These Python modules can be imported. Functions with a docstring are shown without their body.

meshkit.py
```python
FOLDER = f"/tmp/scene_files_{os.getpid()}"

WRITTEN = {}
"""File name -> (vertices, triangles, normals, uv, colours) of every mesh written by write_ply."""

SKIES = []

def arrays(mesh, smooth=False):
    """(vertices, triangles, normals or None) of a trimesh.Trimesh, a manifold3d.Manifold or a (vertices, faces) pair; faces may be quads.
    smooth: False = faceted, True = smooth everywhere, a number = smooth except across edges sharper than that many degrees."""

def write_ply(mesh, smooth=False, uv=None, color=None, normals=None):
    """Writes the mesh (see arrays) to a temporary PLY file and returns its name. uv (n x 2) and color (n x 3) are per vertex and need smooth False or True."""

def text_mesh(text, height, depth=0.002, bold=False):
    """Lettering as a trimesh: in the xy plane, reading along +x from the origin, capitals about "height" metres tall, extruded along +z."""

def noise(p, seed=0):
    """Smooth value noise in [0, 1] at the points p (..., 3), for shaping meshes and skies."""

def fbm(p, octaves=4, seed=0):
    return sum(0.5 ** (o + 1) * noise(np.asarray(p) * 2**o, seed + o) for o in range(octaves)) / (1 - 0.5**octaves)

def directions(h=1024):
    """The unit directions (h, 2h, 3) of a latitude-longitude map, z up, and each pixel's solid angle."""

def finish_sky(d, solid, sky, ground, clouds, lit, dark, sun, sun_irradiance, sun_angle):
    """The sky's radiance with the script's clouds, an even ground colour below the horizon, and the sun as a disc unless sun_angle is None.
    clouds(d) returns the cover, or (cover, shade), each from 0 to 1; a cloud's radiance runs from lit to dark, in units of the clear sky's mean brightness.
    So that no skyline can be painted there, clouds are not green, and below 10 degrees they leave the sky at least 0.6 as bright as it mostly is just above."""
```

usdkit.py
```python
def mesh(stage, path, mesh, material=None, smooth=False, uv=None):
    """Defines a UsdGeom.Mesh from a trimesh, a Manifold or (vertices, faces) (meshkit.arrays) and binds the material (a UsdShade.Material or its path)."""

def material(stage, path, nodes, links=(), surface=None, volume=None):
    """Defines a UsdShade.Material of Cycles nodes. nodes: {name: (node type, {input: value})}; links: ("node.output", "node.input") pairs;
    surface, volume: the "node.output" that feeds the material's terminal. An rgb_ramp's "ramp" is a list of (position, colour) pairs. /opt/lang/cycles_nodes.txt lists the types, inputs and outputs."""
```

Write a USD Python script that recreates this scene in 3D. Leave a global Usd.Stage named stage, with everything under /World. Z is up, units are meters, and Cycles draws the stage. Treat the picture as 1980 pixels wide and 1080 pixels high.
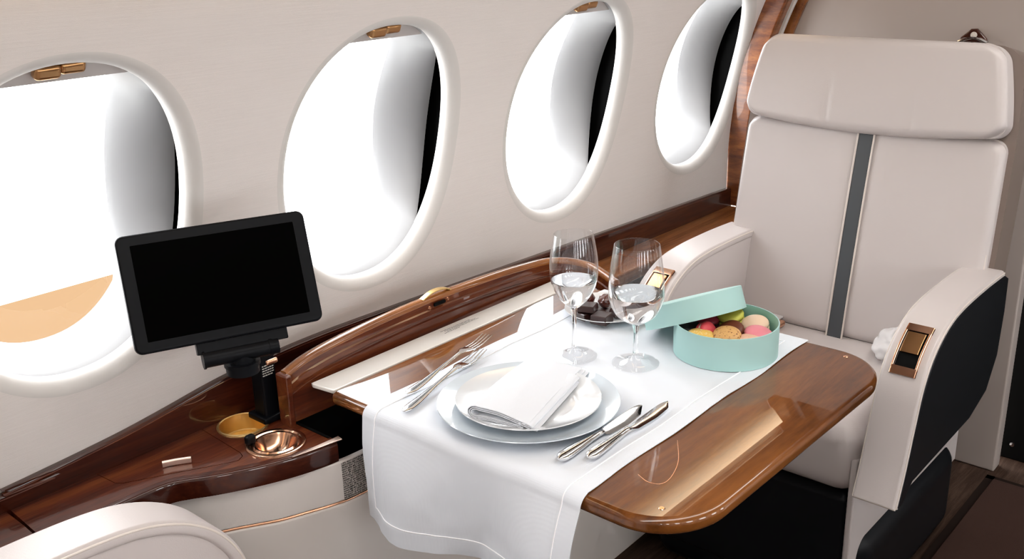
import math, random
import numpy as np, trimesh, manifold3d, usdkit, meshkit
from shapely import Polygon, box as sbox
from shapely.geometry import LineString
from pxr import Usd, UsdGeom, UsdLux, UsdShade, Gf, Sdf

stage = Usd.Stage.CreateInMemory()
UsdGeom.SetStageUpAxis(stage, "Z"); UsdGeom.SetStageMetersPerUnit(stage, 1.0)
World = UsdGeom.Xform.Define(stage, "/World"); stage.SetDefaultPrim(World.GetPrim())
random.seed(7); rng = np.random.default_rng(7)
A = np.array
SKY, EXPOSURE = 2.3, 0.40

# ------------------------------------------------------------------ camera
YAW, PITCH, ROLL = 0.7247, 0.3349, -0.0287
EYE = A([0.0, 0.0, 1.40])
def camera():
    cy, sy, cp, sp = math.cos(YAW), math.sin(YAW), math.cos(PITCH), math.sin(PITCH)
    f = A([cy*cp, sy*cp, -sp]); r = A([sy, -cy, 0]); u = np.cross(r, f)
    c, s = math.cos(ROLL), math.sin(ROLL)
    r, u = c*r + s*u, -s*r + c*u
    m = Gf.Matrix4d(*[float(x) for row in ((*r, 0), (*u, 0), (*(-f), 0), (*EYE, 1)) for x in row])
    cam = UsdGeom.Camera.Define(stage, "/World/camera")
    cam.AddTransformOp().Set(m)
    cam.CreateHorizontalApertureAttr(36.0); cam.CreateFocalLengthAttr(36.0*1950/1980)
    cam.CreateExposureAttr(EXPOSURE); cam.CreateClippingRangeAttr(Gf.Vec2f(0.02, 1000))
camera()

# ------------------------------------------------------------------ daylight: bright overcast sky; added fill light under the cabin ceiling
dome = UsdLux.DomeLight.Define(stage, "/World/sky"); dome.CreateIntensityAttr(SKY); dome.CreateColorAttr(Gf.Vec3f(0.97, 0.985, 1.0))
def rect_light(name, center, w, l, normal, xdir, intensity, color):
    n = A(normal, float); n /= np.linalg.norm(n); x = A(xdir, float); x -= n*(x@n); x /= np.linalg.norm(x); z = -n; y = np.cross(z, x)
    L = UsdLux.RectLight.Define(stage, "/World/" + name)
    L.AddTransformOp().Set(Gf.Matrix4d(*[float(v) for row in ((*x, 0), (*y, 0), (*z, 0), (*center, 1)) for v in row]))
    L.CreateWidthAttr(w); L.CreateHeightAttr(l); L.CreateIntensityAttr(intensity); L.CreateColorAttr(Gf.Vec3f(*color))
rect_light("ceiling_fill_light", (0.3, 0.25, 1.765), 4.4, 0.35, (0, 0, -1), (1, 0, 0), 4.2, (1.0, 0.95, 0.90))  # unseen lamp, added as fill to brighten the interior

# ------------------------------------------------------------------ materials
MATS = {}
def mat(name, nodes, links=(), surface="p.BSDF"):
    MATS[name] = usdkit.material(stage, "/World/Looks/" + name, nodes, links, surface=surface); return MATS[name]
def plain(name, col, rough=0.5, metal=0.0, bump=None, **kw):
    nodes = {"p": ("principled_bsdf", {"base_color": col, "roughness": rough, "metallic": metal, **kw})}; links = []
    if bump:
        sc, st, dist = bump
        nodes["g"] = ("geometry", {}); nodes["n"] = ("noise_texture", {"scale": sc, "detail": 3.0, "roughness": 0.6})
        nodes["b"] = ("bump", {"strength": st, "distance": dist})
        links = [("g.position", "n.vector"), ("n.fac", "b.height"), ("b.normal", "p.normal")]
    return mat(name, nodes, links)
def streaky(name, scale, dark, mid, light, rough, coat, noise_scale=1.0, rot=(0, 0, 0), bump=0.0, coat_rough=0.012, spec=0.5, coat_ior=1.5):
    nodes = {"g": ("geometry", {}), "m": ("mapping", {"scale": scale, "rotation": rot}),
             "n": ("noise_texture", {"scale": noise_scale, "detail": 5.0, "roughness": 0.62, "distortion": 0.6}),
             "m2": ("mapping", {"scale": tuple(s*7 for s in scale), "rotation": rot}),
             "n2": ("noise_texture", {"scale": noise_scale, "detail": 3.0, "roughness": 0.7}),
             "x": ("mix_float", {"fac": 0.25}),
             "r": ("rgb_ramp", {"ramp": [(0.30, dark), (0.5, mid), (0.72, light)]}),
             "p": ("principled_bsdf", {"roughness": rough, "coat_weight": coat, "coat_roughness": coat_rough, "coat_ior": coat_ior, "specular_ior_level": spec})}
    links = [("g.position", "m.vector"), ("m.vector", "n.vector"), ("g.position", "m2.vector"), ("m2.vector", "n2.vector"),
             ("n.fac", "x.a"), ("n2.fac", "x.b"), ("x.result", "r.fac"), ("r.color", "p.base_color")]
    if bump:
        nodes["b"] = ("bump", {"strength": bump, "distance": 0.002}); links += [("x.result", "b.height"), ("b.normal", "p.normal")]
    return mat(name, nodes, links)

plain("cream_leather", (0.54, 0.495, 0.485), 0.42, bump=(420, 0.10, 0.0015))
plain("shaded_leather", (0.20, 0.155, 0.132), 0.45, bump=(420, 0.10, 0.0015))  # for the back shell: its shade is put into the colour
plain("cream_piping", (0.66, 0.60, 0.55), 0.4)
plain("charcoal_leather", (0.0055, 0.0062, 0.0080), 0.42, bump=(380, 0.12, 0.0015), specular_ior_level=0.16)
plain("stripe_leather", (0.055, 0.062, 0.07), 0.5, bump=(380, 0.12, 0.0015))
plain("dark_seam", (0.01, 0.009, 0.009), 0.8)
streaky("wall_vinyl", (7, 190, 190), (0.66, 0.62, 0.60), (0.68, 0.64, 0.62), (0.70, 0.66, 0.64), 0.55, 0.0, 2.0, bump=0.2)
plain("bulkhead_leather", (0.40, 0.345, 0.315), 0.5, bump=(300, 0.10, 0.002))
plain("white_plastic", (0.31, 0.31, 0.315), 0.42)
plain("lip_plastic", (0.60, 0.58, 0.56), 0.45)
plain("shade_fabric", (0.50, 0.47, 0.46), 0.7)
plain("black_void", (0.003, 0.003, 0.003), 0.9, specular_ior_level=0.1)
plain("cream_laminate", (0.72, 0.70, 0.66), 0.12, coat_weight=0.6, coat_roughness=0.05)
plain("panel_vinyl", (0.66, 0.615, 0.585), 0.45, bump=(350, 0.08, 0.0015))
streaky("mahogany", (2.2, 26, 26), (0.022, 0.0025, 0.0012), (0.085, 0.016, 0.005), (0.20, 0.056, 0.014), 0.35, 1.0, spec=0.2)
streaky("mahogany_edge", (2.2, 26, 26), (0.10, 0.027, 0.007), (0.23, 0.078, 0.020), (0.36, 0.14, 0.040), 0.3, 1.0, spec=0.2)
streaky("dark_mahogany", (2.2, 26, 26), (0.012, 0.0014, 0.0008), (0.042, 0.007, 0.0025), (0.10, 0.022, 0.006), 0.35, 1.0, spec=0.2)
streaky("table_walnut", (1.7, 13, 13), (0.038, 0.010, 0.002), (0.135, 0.042, 0.0075), (0.25, 0.088, 0.018), 0.35, 1.0, coat_ior=1.62, spec=0.1)
streaky("burl_wood", (9, 9, 40), (0.06, 0.012, 0.003), (0.19, 0.05, 0.010), (0.36, 0.125, 0.028), 0.30, 1.0)
plain("copper", (0.80, 0.46, 0.30), 0.16, 1.0)
plain("brushed_copper", (0.72, 0.40, 0.25), 0.26, 1.0)
plain("rose_metal", (0.88, 0.70, 0.60), 0.35, 1.0)
plain("gold", (0.88, 0.62, 0.27), 0.38, 1.0)
plain("bronze", (0.50, 0.27, 0.12), 0.25, 1.0)
plain("steel", (0.80, 0.80, 0.81), 0.08, 1.0)
plain("black_plastic", (0.0030, 0.0036, 0.0052), 0.40, specular_ior_level=0.12)
plain("grey_metal", (0.25, 0.25, 0.26), 0.35, 1.0)
plain("screen_glass", (0.0006, 0.0006, 0.0006), 0.30, specular_ior_level=0.01)
plain("ink", (0.03, 0.028, 0.028), 0.7)
plain("pale_ink", (0.55, 0.53, 0.5), 0.7)
plain("grey_ink", (0.20, 0.19, 0.19), 0.7)
plain("porcelain", (0.58, 0.655, 0.72), 0.18, coat_weight=1.0, coat_roughness=0.02)
plain("white_porcelain", (0.66, 0.685, 0.71), 0.18, coat_weight=1.0, coat_roughness=0.02)
plain("mint_card", (0.35, 0.56, 0.54), 0.55)
plain("mint_inside", (0.33, 0.60, 0.48), 0.6)
plain("chocolate", (0.026, 0.0075, 0.0075), 0.35, bump=(120, 0.12, 0.002), specular_ior_level=0.4, coat_weight=0.5, coat_roughness=0.14)
plain("nut_glaze", (0.085, 0.018, 0.012), 0.16, bump=(140, 0.5, 0.003), coat_weight=1.0, coat_roughness=0.05)
plain("grey_bag", (0.62, 0.61, 0.62), 0.6)
streaky("floor_carpet", (3, 30, 30), (0.020, 0.011, 0.008), (0.045, 0.026, 0.018), (0.085, 0.052, 0.036), 0.95, 0.0, 2.0, bump=0.6, spec=0.1)
plain("runner_carpet", (0.050, 0.027, 0.021), 0.95, bump=(500, 0.6, 0.004), specular_ior_level=0.1)
plain("groove_carpet", (0.014, 0.008, 0.006), 0.95, specular_ior_level=0.1)
plain("ceiling_fabric", (0.66, 0.62, 0.58), 0.7)
plain("concrete", (0.55, 0.55, 0.54), 0.9)
plain("patch_ochre", (0.105, 0.066, 0.036), 1.0, specular_ior_level=0.0)  # tone of the added ground patch outside the leftmost window
def cloth(name, col, wscale=900):
    mat(name, {"g": ("geometry", {}), "wx": ("wave_texture", {"wave_type": "bands", "bands_direction": "x", "scale": wscale/6.28, "distortion": 0.5}),
               "wy": ("wave_texture", {"wave_type": "bands", "bands_direction": "y", "scale": wscale/6.28, "distortion": 0.5}),
               "a": ("mix_float", {"fac": 0.5}), "b": ("bump", {"strength": 0.12, "distance": 0.0006}),
               "p": ("principled_bsdf", {"base_color": col, "roughness": 0.75, "sheen_weight": 0.15})},
        [("g.position", "wx.vector"), ("g.position", "wy.vector"), ("wx.fac", "a.a"), ("wy.fac", "a.b"), ("a.result", "b.height"), ("b.normal", "p.normal")])
cloth("linen", (0.69, 0.73, 0.79)); cloth("napkin_linen", (0.68, 0.71, 0.76)); cloth("stitch_linen", (0.90, 0.91, 0.94))
mat("glass", {"p": ("principled_bsdf", {"base_color": (1, 1, 1), "roughness": 0.0, "ior": 1.5, "transmission_weight": 1.0})})
mat("thin_glass", {"t": ("transparent_bsdf", {"color": (0.985, 0.987, 0.99)}), "g": ("glossy_bsdf", {"color": (1, 1, 1), "roughness": 0.0}), "l": ("layer_weight", {"blend": 0.5}), "q": ("math", {"math_type": "power", "value2": 4.0}), "f": ("math", {"math_type": "multiply_add", "value2": 0.94, "value3": 0.035}), "m": ("mix_closure", {})},
    [("l.facing", "q.value1"), ("q.value", "f.value1"), ("f.value", "m.fac"), ("t.BSDF", "m.closure1"), ("g.BSDF", "m.closure2")], surface="m.closure")
mat("water", {"p": ("principled_bsdf", {"base_color": (1, 1, 1), "roughness": 0.0, "ior": 1.33, "transmission_weight": 1.0})})
mat("pane", {"t": ("transparent_bsdf", {"color": (0.97, 0.97, 0.97)}), "g": ("glossy_bsdf", {"color": (1, 1, 1), "roughness": 0.0}), "l": ("layer_weight", {"blend": 0.5}), "q": ("math", {"math_type": "power", "value2": 5.0}), "f": ("math", {"math_type": "multiply_add", "value2": 0.94, "value3": 0.035}), "m": ("mix_closure", {})},
    [("l.facing", "q.value1"), ("q.value", "f.value1"), ("f.value", "m.fac"), ("t.BSDF", "m.closure1"), ("g.BSDF", "m.closure2")], surface="m.closure")
def shellmat(name, col, spots=None, edge=None):
    nodes = {"g": ("geometry", {}), "n": ("noise_texture", {"scale": 420.0, "detail": 3.0}), "b": ("bump", {"strength": 0.18, "distance": 0.001}),
             "p": ("principled_bsdf", {"base_color": col, "roughness": 0.5})}
    links = [("g.position", "n.vector"), ("n.fac", "b.height"), ("b.normal", "p.normal")]
    if spots:
        nodes["s"] = ("noise_texture", {"scale": 260.0, "detail": 4.0}); nodes["r"] = ("rgb_ramp", {"ramp": [(0.56, col), (0.66, spots)]})
        links += [("g.position", "s.vector"), ("s.fac", "r.fac"), ("r.color", "p.base_color")]
    return mat(name, nodes, links)

mat("cove_glow", {"g": ("geometry", {}), "s": ("separate_xyz", {}), "r": ("map_range", {"from_min": 1.354, "from_max": 1.388, "to_min": 1.0, "to_max": 4.8, "clamp": True}), "e": ("emission", {"color": (1.0, 0.74, 0.47)})},
    [("g.position", "s.vector"), ("s.z", "r.value"), ("r.result", "e.strength")], surface="e.emission")
# ------------------------------------------------------------------ prims
used = {}
def numbered(path):
    n = used.get(path, 0); used[path] = n + 1
    return path if n == 0 else f"{path}_{n:03d}"
def keys(prim, label=None, cat=None, group=None, kind=None):
    for k, v in (("label", label), ("category", cat), ("group", group), ("kind", kind)):
        if v: prim.SetCustomDataByKey(k, v)
    return prim
class Thing:
    """An Xform at the thing's base; parts are given in world coordinates."""
    def __init__(s, name, label=None, cat=None, at=(0, 0, 0), group=None, kind=None, turn=None):
        s.path = numbered("/World/" + name); s.at = A(at, float)
        x = UsdGeom.Xform.Define(stage, s.path); x.AddTranslateOp().Set(Gf.Vec3d(*map(float, s.at)))
        s.turn = turn
        if turn: x.AddRotateZOp().Set(turn)
        s.prim = keys(x.GetPrim(), label, cat, group, kind)
    def part(s, name, mesh, material, smooth=35, under=None, label=None, kind=None):
        v, f = arr(mesh)
        path = numbered((under or s.path) + "/" + name)
        m = usdkit.mesh(stage, path, trimesh.Trimesh(v - s.at, f, process=False), MATS[material], smooth)
        keys(m.GetPrim(), label, kind=kind)
        return path
def solo(name, mesh, material, label=None, cat=None, group=None, kind=None, smooth=35, at=None):
    v, f = arr(mesh); at = A(at if at is not None else (*v.mean(0)[:2], v[:, 2].min()), float)
    path = numbered("/World/" + name)
    m = usdkit.mesh(stage, path, trimesh.Trimesh(v - at, f, process=False), MATS[material], smooth)
    m.AddTranslateOp().Set(Gf.Vec3d(*map(float, at)))
    keys(m.GetPrim(), label, cat, group, kind); return path
def arr(m):
    v, f, _ = meshkit.arrays(m); return v, f

# ------------------------------------------------------------------ shapes
cat_ = lambda *ms: trimesh.util.concatenate([trimesh.Trimesh(*arr(m), process=False) for m in ms])
def bx(x0, x1, y0, y1, z0, z1):
    b = trimesh.creation.box((abs(x1-x0), abs(y1-y0), abs(z1-z0))); b.apply_translation(((x0+x1)/2, (y0+y1)/2, (z0+z1)/2)); return b
def rbox(x0, x1, y0, y1, z0, z1, r=0.01, n=4):
    s = trimesh.creation.icosphere(2 if r > 0.012 else 1, 1.0) if n > 3 else trimesh.creation.icosphere(1, 1.0)
    r = min(r, abs(x1-x0)/2.001, abs(y1-y0)/2.001, abs(z1-z0)/2.001)
    pts = np.vstack([s.vertices*r + A([x, y, z]) for x in (x0+r, x1-r) for y in (y0+r, y1-r) for z in (z0+r, z1-r)])
    return trimesh.convex.convex_hull(pts)
def frame(mesh, origin, X, Y, Z):
    v, f = arr(mesh); return trimesh.Trimesh(A(origin) + v[:, :1]*A(X) + v[:, 1:2]*A(Y) + v[:, 2:3]*A(Z), f, process=False)
def lathe(profile, n=64, at=(0, 0, 0), axis=None):
    p = A(profile, float); a = np.linspace(0, 2*np.pi, n, endpoint=False)
    v = np.stack([np.outer(p[:, 0], np.cos(a)), np.outer(p[:, 0], np.sin(a)), np.repeat(p[:, 1:2], n, 1)], -1).reshape(-1, 3)
    i = np.arange(len(p)-1)[:, None]*n; j = np.arange(n)[None]; k = (j+1) % n
    q = np.stack([i+j, i+k, i+n+k, i+n+j], -1).reshape(-1, 4)
    f = np.vstack([q[:, [0, 1, 2]], q[:, [0, 2, 3]]])
    m = trimesh.Trimesh(v, f, process=True); m.update_faces(m.nondegenerate_faces()); m.fix_normals()
    m.apply_translation(at); return m
def catmull(pts, n=8, closed=False):
    p = A(pts, float); out = []
    N = len(p)
    for i in range(N if closed else N-1):
        g = lambda k: p[k % N] if closed else p[min(max(k, 0), N-1)]
        a, b, c, d = g(i-1), g(i), g(i+1), g(i+2)
        for t in np.linspace(0, 1, n, endpoint=False):
            out.append(0.5*(2*b + (c-a)*t + (2*a-5*b+4*c-d)*t*t + (3*b-a-3*c+d)*t**3))
    if not closed: out.append(p[-1])
    return A(out)
def sweep(path, section, up=(0, 0, 1), closed=False, caps=True, scale=None):
    """section (k x 2): first coordinate sideways (left of travel), second along up."""
    P = A(path, float); k = len(section); S = A(section, float)
    T = np.gradient(P, axis=0) if not closed else np.roll(P, -1, 0) - np.roll(P, 1, 0)
    T /= np.linalg.norm(T, axis=1, keepdims=True) + 1e-12
    U0 = np.broadcast_to(A(up, float), P.shape)
    side = np.cross(U0, T); side /= np.linalg.norm(side, axis=1, keepdims=True) + 1e-12
    U = np.cross(T, side)
    sc = np.ones(len(P)) if scale is None else A(scale)
    v = (P[:, None] + side[:, None]*(S[None, :, :1]*sc[:, None, None]) + U[:, None]*(S[None, :, 1:]*sc[:, None, None])).reshape(-1, 3)
    n = len(P); rows = n if closed else n-1
    i = np.arange(rows)[:, None]; j = np.arange(k)[None]
    q = np.stack(np.broadcast_arrays((i*k+j), (i*k+(j+1) % k), (((i+1) % n)*k+(j+1) % k), (((i+1) % n)*k+j)), -1).reshape(-1, 4)
    f = [q[:, [0, 1, 2]], q[:, [0, 2, 3]]]
    if caps and not closed:
        v = np.vstack([v, P[0], P[-1]]); c0, c1 = n*k, n*k+1
        f += [A([[c0, (j+1) % k, j] for j in range(k)]), A([[c1, (n-1)*k+j, (n-1)*k+(j+1) % k] for j in range(k)])]
    m = trimesh.Trimesh(v, np.vstack(f), process=False); m.fix_normals(); return m
circ = lambda r, n=8: [(r*math.cos(a), r*math.sin(a)) for a in np.linspace(0, 2*math.pi, n, endpoint=False)]
def tube(path, r, n=8, up=(0.01, 0.02, 1), closed=False): return sweep(path, circ(r, n), up, closed)
def rrect(w, h, r, n=6):
    """rounded rectangle centred at 0, counter-clockwise, 4(n+1) points"""
    r = max(min(r, w/2-1e-6, h/2-1e-6), 1e-6); out = []
    for cx, cy, a0 in ((w/2-r, h/2-r, 0), (-w/2+r, h/2-r, 90), (-w/2+r, -h/2+r, 180), (w/2-r, -h/2+r, 270)):
        for t in range(n+1):
            a = math.radians(a0 + 90*t/n); out.append((cx + r*math.cos(a), cy + r*math.sin(a)))
    return A(out)
def inset(P, d):
    """moves a closed counter-clockwise outline inwards along its vertex normals"""
    P = A(P, float)
    if d == 0: return P
    t1 = P - np.roll(P, 1, 0); t2 = np.roll(P, -1, 0) - P
    t1 /= np.linalg.norm(t1, axis=1, keepdims=True) + 1e-12; t2 /= np.linalg.norm(t2, axis=1, keepdims=True) + 1e-12
    n1 = np.stack([-t1[:, 1], t1[:, 0]], 1); n2 = np.stack([-t2[:, 1], t2[:, 0]], 1)
    m = n1 + n2; m /= np.maximum((m*n1).sum(1, keepdims=True), 0.35*np.linalg.norm(m, axis=1, keepdims=True))
    return P + m*d
def loft(rings):
    """rings: list of (n x 3) with equal n; both ends capped with the outline's triangulation"""
    n = len(rings[0]); v = np.vstack(rings); f = []
    j = np.arange(n); k = (j+1) % n
    for i in range(len(rings)-1):
        f += [np.stack([i*n+j, i*n+k, (i+1)*n+k], 1), np.stack([i*n+j, (i+1)*n+k, (i+1)*n+j], 1)]
    import mapbox_earcut
    def cap(R):
        R = A(R); d = R - R.mean(0); u, s, vt = np.linalg.svd(d, full_matrices=False); p2 = d @ vt[:2].T
        return mapbox_earcut.triangulate_float64(p2, A([n], np.uint32)).reshape(-1, 3).astype(int)
    f += [cap(rings[0]), cap(rings[-1]) + (len(rings)-1)*n]
    m = trimesh.Trimesh(v, np.vstack(f), process=False); m.fix_normals(); return m
def slab(outline, t0, t1, bevel, F=lambda P, h: np.c_[P, np.full(len(P), h)], n=4, both=True):
    """prism of a closed outline between heights t0 and t1, edges rounded by bevel"""
    prof = []
    for q in np.linspace(0, math.pi/2, n+1): prof.append((bevel*(1-math.sin(q)), t0 + bevel*(1-math.cos(q))) if both else (0, t0))
    for q in np.linspace(0, math.pi/2, n+1): prof.append((bevel*(1-math.cos(q)), t1 - bevel*(1-math.sin(q))))
    pr = [prof[0]]
    for p in prof[1:]:
        if abs(p[0]-pr[-1][0]) + abs(p[1]-pr[-1][1]) > 1e-7: pr.append(p)
    area = np.sum(outline[:, 0]*np.roll(outline[:, 1], -1) - np.roll(outline[:, 0], -1)*outline[:, 1])
    if area < 0: outline = outline[::-1]
    return loft([F(inset(outline, d), h) for d, h in pr])
XZ = lambda y0, s=1: (lambda P, h: np.c_[P[:, 0], np.full(len(P), y0 + s*h), P[:, 1]])
def cushion(w, h, depth, r, edge, wfun=None, hfun=None, bulge=None, nu=56, nv=56, vb=None):
    """soft pad in the local xy plane (x across, y up), its face towards +z. Half-pillow front, flat back at z = 0. vb(s): shift of the lower edge."""
    q = np.sin(np.linspace(-1, 1, nu)*math.pi/2); p = np.sin(np.linspace(-1, 1, nv)*math.pi/2)
    S, T = np.meshgrid(q, p, indexing="ij")
    W = w/2*(wfun(T) if wfun else 1.0)
    def rc(t, half):
        t0 = 1 - r/half; d = np.clip((np.abs(t)-t0)/(1-t0), 0, 1); return r*(1-np.sqrt(np.maximum(1-d*d, 0)))
    X = S*(W - rc(T, h/2)); Y = T*h/2
    if vb is not None: Y = Y + vb(S)*np.clip((1-T)/2, 0, 1)
    ex = (W - rc(T, h/2)) - np.abs(X); ey = (h/2 - rc(S, w/2)) - np.abs(T*h/2)
    fe = lambda e: np.sqrt(np.maximum(1-(1-np.clip(e/edge, 0, 1))**2, 0))
    Z = depth - edge + edge*np.minimum(fe(ex), 1)*np.minimum(fe(ey), 1)
    if bulge is not None: Z = Z + bulge(S, T)*np.minimum(fe(ex), fe(ey))
    top = np.stack([X, Y, Z], -1).reshape(-1, 3); nb = len(top)
    idx = np.arange(nb).reshape(nu, nv)
    a, b, c, d = idx[:-1, :-1], idx[1:, :-1], idx[1:, 1:], idx[:-1, 1:]
    f = [np.stack([a, b, c], -1).reshape(-1, 3), np.stack([a, c, d], -1).reshape(-1, 3)]
    rim = np.r_[idx[:, 0], idx[-1, 1:], idx[-2::-1, -1], idx[0, -2:0:-1]]
    low = top[rim].copy(); low[:, 2] = 0; k = len(rim); v = np.vstack([top, low, low.mean(0)])
    j = np.arange(k); jj = (j+1) % k
    f += [np.stack([rim[j], nb+j, nb+jj], 1), np.stack([rim[j], nb+jj, rim[jj]], 1), np.stack([nb+j, np.full(k, nb+k), nb+jj], 1)]
    m = trimesh.Trimesh(v, np.vstack(f), process=False); m.fix_normals(); return m
def text(s, height, origin, X, Y, depth=0.0003, bold=False):
    m = meshkit.text_mesh(s, height, depth, bold); X, Y = A(X, float), A(Y, float)
    return frame(m, origin, X, Y, np.cross(X, Y))

# ================================================================== the cabin shell
YC, ZCN, RW = 0.25, 0.75, 1.15           # centre line and radius of the rounded cabin section
X0, X1 = -1.7, 2.52
WA, WB, WS = 0.190, 0.2375, 0.2735        # window half width, half height, height of its centre along the wall's arc
WIN = [0.614, 1.182, 1.750, 2.318, 0.046, -0.522, -1.090]
def shell(x, s, d=0.0, side=1):
    """point of the curved wall: along the cabin, up its arc, d outwards"""
    x, s, d = np.broadcast_arrays(A(x, float), A(s, float), A(d, float)); ph = np.maximum(s, 0)/RW
    y = (RW+d)*np.cos(ph); z = ZCN + (RW+d)*np.sin(ph) + np.minimum(s, 0)
    return np.stack([x, YC + side*y, z], -1)
def oval(o=0.0, n=96, p=2.15):
    a = np.linspace(0, 2*np.pi, n, endpoint=False); c, s = np.cos(a), np.sin(a)
    base = np.stack([WA*np.sign(c)*np.abs(c)**(2/p), WB*np.sign(s)*np.abs(s)**(2/p)], 1)
    if o == 0: return base
    return inset(base, -o)
def wall_mesh(side, holes, lip=0.024):
    reg = sbox(X0, -ZCN, X1, 0.985)
    for cx in holes: reg = reg.difference(Polygon(oval(lip) + A([cx, WS])))
    ys = np.r_[-ZCN, 0.0, np.arange(0.02, 0.985, 0.02), 0.985]; V, F, o = [], [], 0
    for a, b in zip(ys[:-1], ys[1:]):
        part = reg.intersection(sbox(X0, a, X1, b))
        for g in getattr(part, "geoms", [part]):
            if g.area < 1e-9: continue
            v, f = trimesh.creation.triangulate_polygon(g, engine="earcut"); V.append(v); F.append(f + o); o += len(v)
    V = np.round(np.vstack(V), 6); F = np.vstack(F)
    u, inv = np.unique(V, axis=0, return_inverse=True); F = inv.ravel()[F]
    P = shell(u[:, 0], u[:, 1], 0, side)
    m = trimesh.Trimesh(P, F, process=False)
    if (m.face_normals[:, 1]*side).mean() > 0: m.invert()
    return m
def ring_band(cx, prof, side=1, n=96):
    """prof: (offset outwards from the opening, depth outwards through the wall, squeeze 0..1 at top and bottom)"""
    a = np.linspace(0, 2*np.pi, n, endpoint=False); rows = []
    vv = oval(0, n)[:, 1]/WB; side_w = np.clip(1 - (vv/0.72)**2, 0, 1)[:, None]      # 1 at the sides, 0 at top and bottom
    for pr in prof:
        if len(pr) == 2: P = oval(pr[0], n); rows.append(shell(cx + P[:, 0], WS + P[:, 1], pr[1], side))
        else:          # (offset, depth) at top and bottom, then (offset, depth) at the sides
            P = oval(pr[0], n)*(1-side_w) + oval(pr[2], n)*side_w
            rows.append(shell(cx + P[:, 0], WS + P[:, 1], pr[1]*(1-side_w[:, 0]) + pr[3]*side_w[:, 0], side))
    v = np.vstack(rows); j = np.arange(n); k = (j+1) % n; f = []
    for i in range(len(prof)-1): f += [np.stack([i*n+j, i*n+k, (i+1)*n+k], 1), np.stack([i*n+j, (i+1)*n+k, (i+1)*n+j], 1)]
    m = trimesh.Trimesh(v, np.vstack(f), process=False)
    c = shell(cx, WS, 0.06, side)
    if ((m.triangles_center - c)*m.face_normals).sum(1).mean() > 0: m.invert()
    return m
def disc(cx, o, d, o2, d2, side=1, n=96):
    w = np.clip(1 - (oval(0, n)[:, 1]/WB/0.72)**2, 0, 1); P = oval(o, n)*(1-w[:, None]) + oval(o2, n)*w[:, None]; dd = d*(1-w) + d2*w
    v = np.vstack([shell(cx + t*P[:, 0], WS + t*P[:, 1], dd*t + d2*(1-t), side) for t in (1, .75, .5, .25)] + [shell(cx, WS, d2, side)])
    j = np.arange(n); k = (j+1) % n; f = []
    for i in range(3): f += [np.stack([i*n+j, i*n+k, (i+1)*n+k], 1), np.stack([i*n+j, (i+1)*n+k, (i+1)*n+j], 1)]
    f.append(np.stack([3*n+j, 3*n+k, np.full(n, 4*n)], 1))
    return trimesh.Trimesh(v, np.vstack(f), process=False)
solo("wall_left", wall_mesh(1, WIN), "wall_vinyl", kind="structure", smooth=40)
solo("wall_right", wall_mesh(-1, WIN), "wall_vinyl", kind="structure", smooth=40)
GAP, INS = 0.048, -0.020
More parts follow.
